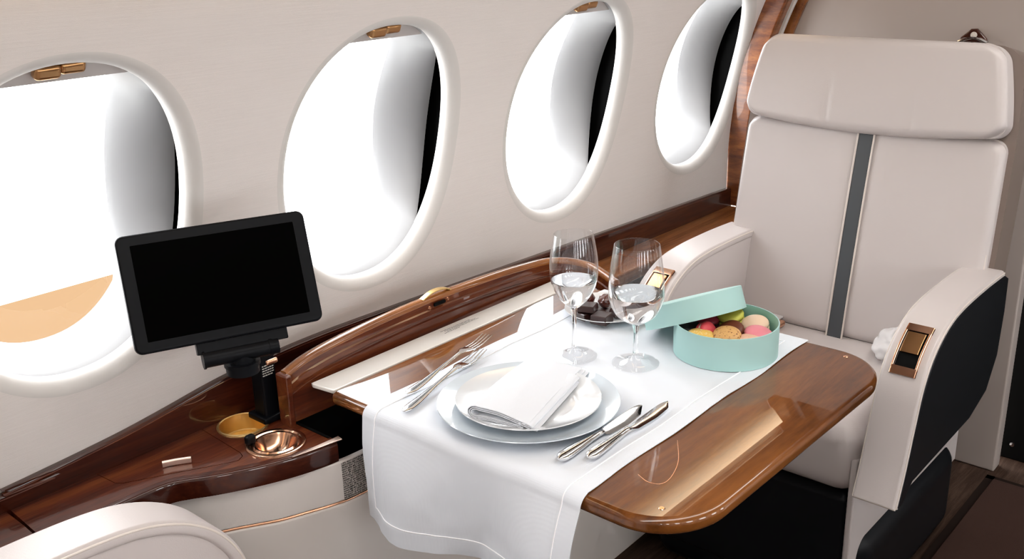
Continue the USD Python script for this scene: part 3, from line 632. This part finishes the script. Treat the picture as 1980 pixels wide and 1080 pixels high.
def knife(label, p0, p1, z0, roll=0.0):
    p0, p1 = A(p0, float), A(p1, float); d = p1-p0; L = np.linalg.norm(d); d /= L; sd = A([-d[1], d[0]])
    t = Thing("table_knife", label, "knife", (*p0, z0), group="table knives right of the plates")
    at = lambda u, h, s=0: A([*(p0 + d*u*L + sd*s), z0 + h])
    u = np.linspace(0, 0.50, 26)
    w = np.interp(u, [0, 0.01, 0.04, 0.10, 0.22, 0.36, 0.44, 0.47, 0.50], [0.006, 0.0125, 0.0185, 0.0195, 0.0165, 0.0115, 0.0105, 0.0135, 0.010])
    th = np.interp(u, [0, 0.01, 0.05, 0.12, 0.36, 0.46, 0.50], [0.004, 0.009, 0.0125, 0.013, 0.0085, 0.0085, 0.005])
    t.part("handle", strip_solid([at(a, 0.0066) for a in u], w, th, 16), "steel", 60)
    ub = np.linspace(0.49, 1.0, 22)
    up_ = np.interp(ub, [0.49, 0.53, 0.9, 0.97, 1.0], [0.003, 0.0045, 0.0050, 0.0035, 0.0])
    dn = np.interp(ub, [0.49, 0.53, 0.75, 0.92, 1.0], [-0.004, -0.010, -0.0135, -0.0115, -0.001])
    c, s_ = math.cos(roll), math.sin(roll)
    rings = []
    for a, q, r in zip(ub, up_, dn):
        m = (q+r)/2; ring = []
        for ss, hh in ((q, 0.0), (m, 0.0011), (r, 0.0002), (m, -0.0011)):
            ring.append(at(a, 0.0064 + hh*c + (ss)*s_, ss*c - hh*s_))
        rings.append(A(ring))
    t.part("blade", loft(rings), "steel", 25)
knife("steel table knife nearer the plate, of the pair on the runner", (0.956, 0.770), (1.163, 0.7735), CP, 0.7)
knife("steel table knife nearer the runner's aisle edge", (0.985, 0.7415), (1.198, 0.750), CP, 0.12)

# wine glasses
def glass_profile(H, foot, stem, bowl0, pts, t=0.0011):
    """solid of revolution: foot, stem and thin bowl; pts = outer bowl (r, z) from the bottom up"""
    o = [(0.0005, 0.0), (foot*0.6, 0.0006), (foot, 0.0006), (foot+0.0006, 0.0014), (foot, 0.0024), (foot*0.72, 0.0034), (foot*0.4, 0.0062), (foot*0.2, 0.011), (stem*1.25, 0.020), (stem, 0.032), (stem, (0.032+bowl0)/2), (stem*1.1, bowl0-0.012), (stem*1.7, bowl0-0.003)]
    P = catmull(pts, 8); o += [tuple(p) for p in P]
    o += [(P[-1][0]-t/2, P[-1][1]+t*0.5)]
    dP = np.gradient(P, axis=0); dP /= np.linalg.norm(dP, axis=1, keepdims=True); N = np.stack([-dP[:, 1], dP[:, 0]], 1)
    Q = P + N*t
    Q = Q[(Q[:, 0] > 0.0015) & (Q[:, 1] > pts[0][1] + 0.0035)]
    o += [tuple(p) for p in Q[::-1]] + [(0.0005, Q[0][1]-0.0008)]
    return o, Q
def water_profile(Q, level):
    q = Q[Q[:, 1] < level]; r = np.interp(level, Q[:, 1], Q[:, 0])
    return [(0.0005, q[0][1]-0.0011)] + [(a+0.00025, b-0.00015) for a, b in q] + [(r+0.00025, level), (r*0.9, level-0.0002), (0.0005, level-0.0002)]
g1 = [(0.0055, 0.090), (0.013, 0.094), (0.026, 0.108), (0.037, 0.130), (0.041, 0.154), (0.0395, 0.182), (0.0335, 0.219)]
g2 = [(0.0055, 0.072), (0.016, 0.076), (0.034, 0.090), (0.0445, 0.113), (0.0463, 0.136), (0.0435, 0.168), (0.0372, 0.2095)]
for pos, pts, foot, lv, lab, wl in (((1.262, 0.979), g1, 0.039, 0.139, "slender stemmed wine glass at left, narrow bowl behind the napkin", "clear water in the slender wine glass at left"),
                           ((1.300, 0.879), g2, 0.0398, 0.126, "wide-bowled stemmed wine glass at right, beside the mint box", "clear water in the wide-bowled wine glass at right")):
    prof, Q = glass_profile(0, foot, 0.0037, pts[0][1], pts)
    wg = Thing("wine_glass", lab, "glass", (*pos, CP-0.0015), group="wine glasses on the runner"); at_ = (*pos, CP-0.0015)
    ft_n, st_n = 9, 13
    wg.part("foot", lathe(prof[:ft_n] + [(0.0005, prof[ft_n-1][1])], 96, at_), "thin_glass", 50)
    wg.part("stem", lathe([(0.0005, prof[ft_n-1][1])] + prof[ft_n-1:st_n] + [prof[st_n], (0.0005, pts[0][1]+0.0002)], 48, at_), "glass", 50)
    wg.part("bowl", lathe([(0.0005, pts[0][1]+0.0004)] + prof[st_n:], 96, at_), "thin_glass", 50)
    solo("water", lathe(water_profile(Q, lv), 96, (*pos, CP-0.0015)), "water", wl, "water", smooth=40)

# chocolates on a small plate
QC = (1.458, 1.052)
solo("chocolate_plate", lathe(plate_profile(0.080, 0.050, 0.013), 96, (*QC, CP)), "white_porcelain", "small white plate of chocolates behind the wine glasses", "plate", smooth=30)
def block(cx, cy, z, w, l, h, deg, tilt=(0, 0), taper=0.92):
    a = rrect(w, l, 0.003, 3); R = trimesh.transformations.euler_matrix(math.radians(tilt[0]), math.radians(tilt[1]), math.radians(deg))
    rings = [np.c_[inset(a, d), np.full(len(a), zz)] for d, zz in ((0.0015, 0), (0, 0.0015), ((1-taper)*w/2, h-0.0015), ((1-taper)*w/2+0.0015, h))]
    m = loft(rings); m.apply_transform(R); m.apply_translation((cx, cy, z - m.bounds[0, 2])); return m
PZ = CP + 0.0047
for args, lab in (((1.392+0.012, 1.020+0.005, PZ, 0.034, 0.034, 0.017, 10), "dark square chocolate nearest the front of the small plate"),
                  ((1.405, 1.066, PZ, 0.034, 0.034, 0.013, -8), "dark square chocolate at the bottom of the stack of two, left on the small plate"),
                  ((1.409, 1.063, PZ+0.0132, 0.037, 0.037, 0.012, 22, (0, 3)), "dark square chocolate on top of the stack of two on the small plate"),
                  ((1.452, 1.012, PZ, 0.046, 0.030, 0.011, -32, (0, 6)), "flat dark chocolate bar at the right of the small plate")):
    solo("chocolate", block(*args), "chocolate", lab, "chocolate", "chocolates on the small plate", smooth=25)
for (x, y, z), lab in (((1.444, 1.087, PZ+0.0), "glazed round nut at left behind the chocolate squares"), ((1.452, 1.052, PZ+0.0), "glazed round nut at right behind the chocolate squares")):
    m = trimesh.creation.icosphere(4, 1.0); d = meshkit.fbm(m.vertices*2.6 + x*40, 3) - 0.5
    m.vertices *= (0.0135*(1 + 0.28*d))[:, None]; m.apply_translation((x, y, z - m.bounds[0, 2] + 0.008)); solo("chocolate_nut", m, "nut_glaze", lab, "sweet", "glazed nuts on the small plate", smooth=60)
solo("chocolate", block(1.447, 1.070, PZ, 0.038, 0.052, 0.0085, 20), "chocolate", "flat dark chocolate under the two glazed nuts", "chocolate", "chocolates on the small plate", smooth=25)

# mint gift box with macarons, its lid propped behind
BC, BR, BH = A([1.437, 0.787]), 0.0885, 0.057
gb = Thing("gift_box", "round mint green card box full of macarons", "box", (*BC, CP-0.001))
gb.part("side", lathe([(BR-0.002, 0), (BR, 0), (BR, BH), (BR-0.0012, BH+0.0006), (BR-0.0022, BH), (BR-0.0022, 0.002)], 128, (*BC, CP-0.001)), "mint_card", 40)
gb.part("bottom", lathe([(0.0005, 0.0), (BR-0.001, 0.0), (BR-0.001, 0.002), (0.0005, 0.002)], 96, (*BC, CP-0.001)), "mint_card", 30)
gb.part("lining", lathe([(BR-0.0024, 0.002), (BR-0.0024, BH-0.001)], 128, (*BC, CP-0.001)), "mint_inside", 60)
LC = A([1.4551, 0.8631, 0.7595]); vd = A([0.8043, 0.4771, -0.3541])      # middle of the propped lid; its plane slopes down along vd
right = np.cross(vd, [0, 0, 1]); right /= np.linalg.norm(right); upv = np.cross(right, vd)
tl_ = math.radians(15.5); ex = right*math.cos(tl_) + upv*math.sin(tl_); en = -right*math.sin(tl_) + upv*math.cos(tl_)
dip = math.radians(2.0); ed = vd*math.cos(dip) - en*math.sin(dip)*-1; en = np.cross(ed, ex) if np.cross(ed, ex) @ en > 0 else -np.cross(ed, ex)
LR, LH = 0.0895, 0.039
lid = lathe([(0.0005, LH), (LR-0.001, LH), (LR, LH-0.001), (LR, 0.0), (LR-0.0014, 0.0), (LR-0.0018, LH-0.002), (0.0005, LH-0.002)], 128)
LCc = LC - ed*0.0
solo("gift_box_cover", frame(lid, LCc - en*LH/2, ex, np.cross(en, ex), en), "mint_card", "mint green round lid propped aslant on the back of the macaron box", "box lid", smooth=40, at=LC)
shellmat("shell_lime", (0.46, 0.47, 0.065)); shellmat("shell_cream", (0.80, 0.60, 0.44)); shellmat("shell_pink", (0.80, 0.26, 0.32)); shellmat("shell_speckled", (0.66, 0.38, 0.14), (0.16, 0.045, 0.012))
shellmat("shell_brown", (0.14, 0.035, 0.014)); shellmat("shell_red", (0.56, 0.055, 0.07)); shellmat("shell_maroon", (0.22, 0.012, 0.03)); shellmat("shell_black", (0.010, 0.011, 0.013))
shellmat("shell_yellow", (0.80, 0.52, 0.12), (0.85, 0.68, 0.42)); shellmat("shell_peach", (0.80, 0.50, 0.36)); shellmat("shell_mint", (0.50, 0.72, 0.68))
shellmat("fill_cream", (0.76, 0.62, 0.50)); shellmat("fill_dark", (0.05, 0.02, 0.012)); shellmat("fill_olive", (0.20, 0.20, 0.03)); shellmat("fill_pink", (0.72, 0.35, 0.34))
def macaron(label, color, fill, c, R=0.0235, tilt=(0, 0), deg=0.0):
    q = A(c[:2]) - BC; lim = BR - 0.0035 - R*1.03; n_ = np.linalg.norm(q)
    if n_ > lim: c = (*(BC + q*lim/n_), c[2])
    t = Thing("macaron", label, "macaron", c, group="macarons in the mint box")
    M = trimesh.transformations.euler_matrix(math.radians(tilt[0]), math.radians(tilt[1]), math.radians(deg)); M[:3, 3] = c
    dome_ = [(R*math.sin(a), 0.0055 + 0.0088*math.cos(a)) for a in np.linspace(0.02, math.pi/2, 12)]
    def foot(sign):
        m = lathe(dome_ + [(R*1.01, 0.0050), (R*1.0, 0.0030), (R*0.96, 0.0022), (0.0005, 0.0022)], 48)
        v = m.vertices; low = (v[:, 2] < 0.0054) & (np.hypot(v[:, 0], v[:, 1]) > R*0.9)
        k = 1 + 0.035*(meshkit.noise(v*np.array([420, 420, 420]), 5) - 0.5)*2; v[low, :2] *= k[low, None]; m.vertices = v
        if sign < 0: m.apply_transform(np.diag([1, 1, -1, 1])); m.invert()
        m.apply_transform(M); return m
    t.part("shell", foot(1), color, 50); t.part("shell", foot(-1), color, 50)
    f = lathe([(0.0005, 0.0024), (R*0.92, 0.0024), (R*0.95, 0.0), (R*0.92, -0.0024), (0.0005, -0.0024)], 40); f.apply_transform(M); t.part("filling", f, fill, 50)
MZ = CP + 0.046
macaron("lime green macaron standing highest at the back of the mint box", "shell_lime", "fill_olive", (1.474, 0.800, MZ+0.001), tilt=(0, -14))
macaron("cream macaron at the right back of the mint box", "shell_cream", "fill_cream", (1.482, 0.756, MZ-0.008), tilt=(6, -14), deg=-20)
macaron("bright pink macaron against the right rim of the mint box", "shell_pink", "fill_pink", (1.444, 0.730, MZ-0.008), tilt=(8, -6), deg=20)
macaron("tan speckled macaron at the front middle of the mint box", "shell_speckled", "fill_cream", (1.402, 0.7655, MZ-0.005), tilt=(4, -12))
macaron("chocolate brown macaron in the centre of the mint box", "shell_brown", "fill_dark", (1.440, 0.779, MZ-0.013), tilt=(-4, -30))
macaron("red macaron standing on its edge with pale filling", "shell_red", "fill_cream", (1.401, 0.8045, MZ-0.006), R=0.0185, tilt=(62, 0), deg=-6)
macaron("deep maroon macaron half under the mint lid", "shell_maroon", "fill_dark", (1.446, 0.832, MZ-0.006), tilt=(6, 0))
macaron("black macaron under the lid at the left of the mint box", "shell_black", "fill_dark", (1.405, 0.842, MZ-0.010), tilt=(6, 4))
macaron("yellow macaron at the front left rim of the mint box", "shell_yellow", "fill_cream", (1.374, 0.803, MZ-0.009), tilt=(4, -4))
macaron("pale peach macaron at the front right rim of the mint box", "shell_peach", "fill_cream", (1.412, 0.727, MZ-0.013), tilt=(0, -6))
macaron("mint macaron low at the front rim of the mint box", "shell_mint", "fill_cream", (1.372, 0.757, MZ-0.014), tilt=(0, 0))

# ================================================================== armchairs
REC = math.radians(10.66)
def seat(label, cat="armchair", turn=None, about=None, trays=(True, True), lean=0.0):
    t = Thing("armchair", label, cat, (2.0, 0.865, 0.0))
    BACK = ("backrest", "headrest", "back_shell", "centre_stripe", "back_piping")
    P = lambda name, mesh, m, sm=35, **kw: t.part(name, place(mesh, lean if name in BACK else 0), m, sm, **kw)
    def place(m, dx=0):
        v, f = arr(m)
        if dx: v = v + A([dx, 0, 0])
        if about is not None: v = np.c_[2*about[0]-v[:, 0], 2*about[1]-v[:, 1], v[:, 2]]
        return trimesh.Trimesh(v, f, process=False)
    yc = 0.868
    U = A([0, 1.0, 0]); Vv = A([math.sin(REC), 0, math.cos(REC)]); Wn = A([-math.cos(REC), 0, math.sin(REC)])
    o = A([2.096, 0.8745, 0.486])                      # where the stripe meets the cushion, on the backrest's face
    def bk(v, w=0.0): return o + Vv*v + Wn*w           # w towards the sitter
    # backrest: from v = -0.03 to 0.492
    dep = 0.05
    b = cushion(0.600, 0.481, dep, 0.028, 0.022, wfun=lambda T: 1.0 - 0.026*(T+1)/2 - 0.02*np.clip(-T, 0, 1), bulge=lambda S, T: 0.006*(1-S*S)*(1-T*T) - 0.0035*np.exp(-(S/0.07)**2), nu=70)
    P("backrest", frame(b, bk(0.006+0.2405, -dep), U, Vv, Wn), "cream_leather", 60)
    for s in (-1, 1):
        pth = [bk(v, 0.004 + 0.006*(1-((v-0.22)/0.27)**2)*0.8) + U*(s*0.0185 - 0.0055) for v in np.linspace(-0.03, 0.478, 24)]
        P("back_piping", tube(pth, 0.0022, 6, up=(1, 0, 0.1)), "cream_piping", 60)
        pth = [bk(v, -0.012) + U*(s*(0.300 - 0.0078*(v+0.04)/0.2625) ) for v in np.linspace(0.0, 0.46, 16)]
        P("back_piping", tube(pth, 0.0022, 6, up=(1, 0, 0.1)), "cream_piping", 60)
    path = [bk(v, 0.0015 + 0.006*(1-((v-0.22)/0.27)**2)*0.8) - U*0.0055 for v in np.linspace(-0.035, 0.480, 26)]
    P("centre_stripe", sweep(path, rrect(0.033, 0.004, 0.0015, 2), up=Wn), "stripe_leather", 50, label="dark grey leather stripe down the backrest")
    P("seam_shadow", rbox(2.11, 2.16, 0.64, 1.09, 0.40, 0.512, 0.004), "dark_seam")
    # headrest
    hd = 0.060
    crease = lambda S, T: -0.0045*np.exp(-((S-0.30)/0.018)**2)*np.clip(0.5-T, 0, 1) - 0.0045*np.exp(-((S+0.36)/0.018)**2)*np.clip(0.5-T, 0, 1)
    h = cushion(0.588, 0.190, hd, 0.034, 0.020, wfun=lambda T: 1.0 - 0.115*np.clip((T+1)/2, 0, 1)**1.6, bulge=lambda S, T: 0.005*(1-S*S)*(1-T**2) + crease(S, T), vb=lambda S: -0.017*(1-S*S), nu=110)
    P("headrest", frame(h, bk(0.487+0.095, 0.028-hd) , U, Vv, Wn), "cream_leather", 60)
    # back shell behind
    sh = cushion(0.614, 0.735, 0.115, 0.055, 0.022, wfun=lambda T: 1.0 - 0.055*np.clip((T+0.2)/1.2, 0, 1)**3, nu=40, nv=40)
    P("back_shell", frame(sh, bk(0.31, -0.035), U*-1, Vv, -Wn), "shaded_leather", 60)
    # seat cushion and base
    P("seat_cushion", rbox(1.690, 2.15, 0.638, 1.095, 0.338, 0.492, 0.045, 5), "cream_leather", 60)
    #arcp = [(1.6905 + 0.02*(1-math.cos(q))*1.0, 0.668 + 0.0*q, z) for q, z in zip(np.linspace(0, 1.2, 8), np.linspace(0.352, 0.478, 8))]
    #P("cushion_seam", tube(arcp, 0.0022, 6, up=(0, 1, 0)), "cream_piping")
    P("seat_base", rbox(1.705, 2.20, 0.652, 1.08, 0.075, 0.337, 0.018, 5), "charcoal_leather", 50)
    P("base_side", slab(A([(1.698, 0.335), (1.698, 0.13), (1.75, 0.13), (2.33, 0.15), (2.33, 0.42), (1.70, 0.42)]), 0, 0.014, 0.004, XZ(0.652, -1)), "cream_leather")
    P("base_side", slab(A([(1.698, 0.335), (1.698, 0.13), (1.75, 0.13), (2.33, 0.15), (2.33, 0.42), (1.70, 0.42)]), 0, 0.014, 0.004, XZ(1.095, -1)), "cream_leather")
    P("plinth", rbox(1.725, 2.285, 0.618, 1.12, 0.0, 0.235, 0.055, 5), "charcoal_leather", 60)
    # arms
    topc = catmull([(2.165, 0.694), (2.05, 0.697), (1.92, 0.694), (1.84, 0.680), (1.775, 0.645), (1.732, 0.592), (1.705, 0.515), (1.680, 0.435), (1.656, 0.375)], 6)
    for side, (ya, yb) in enumerate(((0.542, 0.628), (1.106, 1.192))):
        outer, inner = (ya, yb) if side == 0 else (yb, ya)
        body = np.vstack([topc, [[1.664, 0.366], [1.69, 0.372], [1.725, 0.398], [2.04, 0.402], [2.14, 0.43], [2.19, 0.50], [2.20, 0.60], [2.195, 0.68]]])
        bin_ = inset(body[::-1], 0.006) if np.sum(body[:, 0]*np.roll(body[:, 1], -1) - np.roll(body[:, 0], -1)*body[:, 1]) < 0 else inset(body, 0.006)
        arm = P("armrest", slab(bin_, 0.004, 0.080, 0.002, XZ(ya)), "cream_leather", 30)
        sgn = 1 if side == 0 else -1
        P("outer_panel", slab(bin_, -0.001, 0.006, 0.002, XZ(outer, sgn)), "charcoal_leather", 30, under=arm)
        mid = np.c_[topc[:, 0], np.full(len(topc), (ya+yb)/2), topc[:, 1]]
        tang = np.gradient(topc, axis=0); nrm = np.stack([tang[:, 1], -tang[:, 0]], 1); nrm /= np.linalg.norm(nrm, axis=1, keepdims=True)
        if nrm[0, 1] < 0: nrm = -nrm
        pad_sec = rrect(yb-ya-0.002, 0.020, 0.008, 4)
        pad_sec = A([(x, y + 0.0025*(1-(x/0.043)**2)*(y > 0)) for x, y in pad_sec])
        v3 = []
        for i in range(len(topc)):
            nn = A([nrm[i, 0], 0, nrm[i, 1]]); v3.append(mid[i] + np.outer(pad_sec[:, 0], [0, 1, 0]) + np.outer(pad_sec[:, 1]-0.007, nn))
        P("arm_pad", loft(v3), "cream_leather", 50, under=arm)
        for y in (ya+0.0025, yb-0.0025):
            pth = [A([topc[i, 0], y, topc[i, 1]]) + A([nrm[i, 0], 0, nrm[i, 1]])*-0.001 for i in range(len(topc))]
            P("piping", tube(pth, 0.0019, 6, up=(0, 1, 0)), "cream_piping", 60, under=arm)
        pth = [A([topc[-1, 0], y, topc[-1, 1]-0.001]) for y in np.linspace(ya+0.0025, yb-0.0025, 5)]
        P("piping", tube(pth, 0.0022, 6, up=(1, 0, 0.3)), "cream_piping", 60, under=arm)
        if trays[side]:
            # recessed copper control tray set in the pad
            idx = np.linspace(0, 1, 18); seg = topc[(topc[:, 0] < 1.826) & (topc[:, 0] > 1.735)]; sg = catmull(seg, 3)
            def strip(y0, y1, lift, th, pts):
                tg = np.gradient(pts, axis=0); nr = np.stack([tg[:, 1], -tg[:, 0]], 1); nr /= np.linalg.norm(nr, axis=1, keepdims=True)
                if nr[0, 1] < 0: nr = -nr
                sec_ = rrect(y1-y0, th, th*0.3, 2); w = (y0+y1)/2
                return loft([A([pts[i, 0], w, pts[i, 1]]) + np.outer(sec_[:, 0], [0, 1, 0]) + np.outer(sec_[:, 1]+lift, [nr[i, 0], 0, nr[i, 1]]) for i in range(len(pts))])
            y0, y1 = ya+0.021, yb-0.021
            tray = P("control_tray", strip(y0+0.003, y1-0.003, 0.0045, 0.004, sg), "black_void", 40, under=arm)
            for yy in (y0, y1): P("tray_rim", strip(yy-0.0025, yy+0.0025, 0.0065, 0.006, sg), "copper", 40, under=arm)
            for pts in (sg[:5], sg[-5:]): P("tray_rim", strip(y0-0.0025, y1+0.0025, 0.0065, 0.006, pts), "copper", 40, under=arm)
            n = len(sg); P("tray_slider", strip(y0+0.005, y1-0.005, 0.008, 0.006, sg[5:int(n*0.62)]), "bronze", 40, under=arm)
    return t
seat("cream leather armchair with dark centre stripe facing the table by the bulkhead")
seat("cream armchair opposite, only its rounded armrest showing at lower left", about=(1.190, 0.866), trays=(False, False), lean=0.10)

# seat belt and headphone pouch on the far seat
sb = Thing("seat_belt", "copper seat belt buckle on the seat behind the macaron box", "seat belt", (2.08, 1.01, 0.49))
sb.part("buckle", rbox(2.045, 2.085, 0.985, 1.045, 0.494, 0.508, 0.005), "copper")
sb.part("strap", rbox(2.06, 2.15, 1.00, 1.06, 0.505, 0.5105, 0.002), "grey_bag")
def pouch():
    m = trimesh.creation.icosphere(5, 1.0); v = m.vertices.copy()
    d = meshkit.fbm(v*1.5 + 3, 2, 2) - 0.5; fold = np.abs(np.sin(np.arctan2(v[:, 1], v[:, 0])*2.5 + v[:, 2]*2))
    v *= (1 + 0.7*d - 0.07*fold)[:, None]
    v *= A([0.055, 0.042, 0.040]); v[:, 2] = np.maximum(v[:, 2], -0.026)
    m.vertices = v; m.apply_translation((2.055, 0.715, 0.52)); return m
solo("pouch", pouch(), "grey_bag", "small crumpled whitish fabric pouch on the seat beside the aisle armrest", "pouch", smooth=60)

# ================================================================== monitor on its arm
def monitor():
    c = A([0.7459, 1.2111, 0.9378]); yaw, tilt = -0.383, 0.378
    ca, sa, cb, sb_ = math.cos(yaw), math.sin(yaw), math.cos(tilt), math.sin(tilt)
    X = A([ca, sa, 0]); Yv = A([-sa, ca, 0]); Uv = cb*A([0, 0, 1.0]) + sb_*Yv; N = np.cross(X, Uv)
    w, h = 0.275*0.965, 0.172*0.965
    t = Thing("monitor", "black flat screen monitor on a jointed arm in front of the leftmost window", "monitor", (0.80, 1.29, ZL))
    F = lambda m: frame(m, c, X, Uv, N)
    t.part("housing", F(slab(rrect(w, h, 0.011, 6), -0.018, 0.0, 0.004)), "black_plastic", 30)
    t.part("screen", F(slab(rrect(w*0.862, h*0.815, 0.001, 2), -0.001, 0.0006, 0.0003)), "screen_glass", 30, label="blank black screen")
    t.part("bracket", F(rbox(-0.052, 0.078, -h/2-0.016, -h/2+0.004, -0.022, -0.006, 0.002)), "black_plastic")
    b0 = c - Uv*(h/2+0.023) - N*0.014
    for a, b_, r in ((-0.043, 0.062, 0.0125), (-0.046, -0.043, 0.014), (0.048, 0.053, 0.0135)):
        t.part("hinge_barrel", frame(lathe([(0.0005, 0), (r, 0), (r, b_-a), (0.0005, b_-a)], 32), b0 + X*a, Uv, N, X), "black_plastic", 40)
    pv = b0 + X*0.0 + A([0.012, 0.004, 0])
    t.part("pivot", cat_(*[lathe([(0.0005, z), (r, z), (r, z+hh), (0.0005, z+hh)], 40, (pv[0], pv[1], 0)) for z, hh, r in ((pv[2]-0.016, 0.016, 0.020), (pv[2]-0.022, 0.006, 0.026), (pv[2]-0.034, 0.012, 0.024))]), "black_plastic", 40)
    e0 = A([pv[0], pv[1], pv[2]-0.03]); e1 = A([0.873, 1.315, 0.800])
    t.part("arm", sweep([e0, e0*0.5+e1*0.5, e1], rrect(0.013, 0.022, 0.003, 3)), "black_plastic", 40)
    t.part("arm_plate", sweep([e0*0.55+e1*0.45+A([0, 0.012, 0.012]), e1+A([-0.006, 0.012, 0.010])], rrect(0.003, 0.020, 0.001, 2)), "grey_metal", 40, label="bare grey metal plate")
    post = rbox(0.860, 0.890, 1.318, 1.350, ZL, 0.815, 0.004)
    pp = t.part("post", post, "black_plastic")
    rows = []
    for i in range(5):
        x = 0.863
        while x < 0.883: w_ = rng.uniform(0.002, 0.005); rows.append(bx(x, min(x+w_, 0.885), 1.3172, 1.318, 0.7305-0.0042*i, 0.7322-0.0042*i)); x += w_ + 0.0012
    t.part("printed_label", cat_(*rows), "pale_ink", False, under=pp)
    t.part("foot", rbox(0.852, 0.892, 1.310, 1.360, ZL, ZL+0.012, 0.004), "black_plastic")
    bt_ = rbox(0.842, 0.864, 1.270, 1.276, 0.753, 0.762, 0.003); t.part("release_button", bt_, "copper", label="small copper release button")
monitor()

# ================================================================== bulkhead hook, carpet runner
hk = Thing("coat_hook", "small bronze coat hook with metal bail on the bulkhead above the seat", "hook", (2.6, 0.795, 1.10))
hk.part("plate", slab(A([(-0.033, 0.0), (-0.030, 0.010), (-0.018, 0.020), (-0.008, 0.030), (0.006, 0.031), (0.018, 0.020), (0.030, 0.008), (0.033, 0.0)])[::-1], 0, 0.010, 0.003, lambda Q, h: np.c_[np.full(len(Q), 2.6-h), 0.793-Q[:, 0], 1.112+Q[:, 1]]), "dark_mahogany")
hk.part("bail", tube([(2.586, 0.793-a*0.033, 1.112 + 0.010*math.cos(a*math.pi/2)) for a in np.linspace(-1, 1, 17)], 0.004, 8, up=(1, 0, 0)), "steel")
hk.part("stud", frame(lathe([(0.0005, 0.014), (0.006, 0.013), (0.008, 0.008), (0.008, 0)], 24), (2.598, 0.793, 1.128), (0, 1, 0), (0, 0, 1), (-1, 0, 0)), "cream_piping")
hk.part("pin", bx(2.585, 2.60, 0.7925, 0.7955, 1.092, 1.113), "steel")
cr = Thing("carpet_runner", "plum brown carpet runner in the aisle at lower right", "carpet", (1.2, 0.25, 0.0))
cr.part("pile", rbox(X0+0.05, 2.555, -0.10, 0.600, 0.0, 0.008, 0.004), "runner_carpet")
cr.part("border", cat_(bx(X0+0.05, 2.575, 0.600, 0.620, 0.0, 0.0025), bx(2.555, 2.575, -0.10, 0.62, 0, 0.0025)), "groove_carpet")
ds = lathe([(0.0005, 0.004), (0.006, 0.003), (0.007, 0)], 20); solo("door_stud", frame(ds, (2.70, 0.60, 0.045), (0, 1, 0), (0, 0, 1), (-1, 0, 0)), "steel", "small bright metal stud low on the black door", "stud")
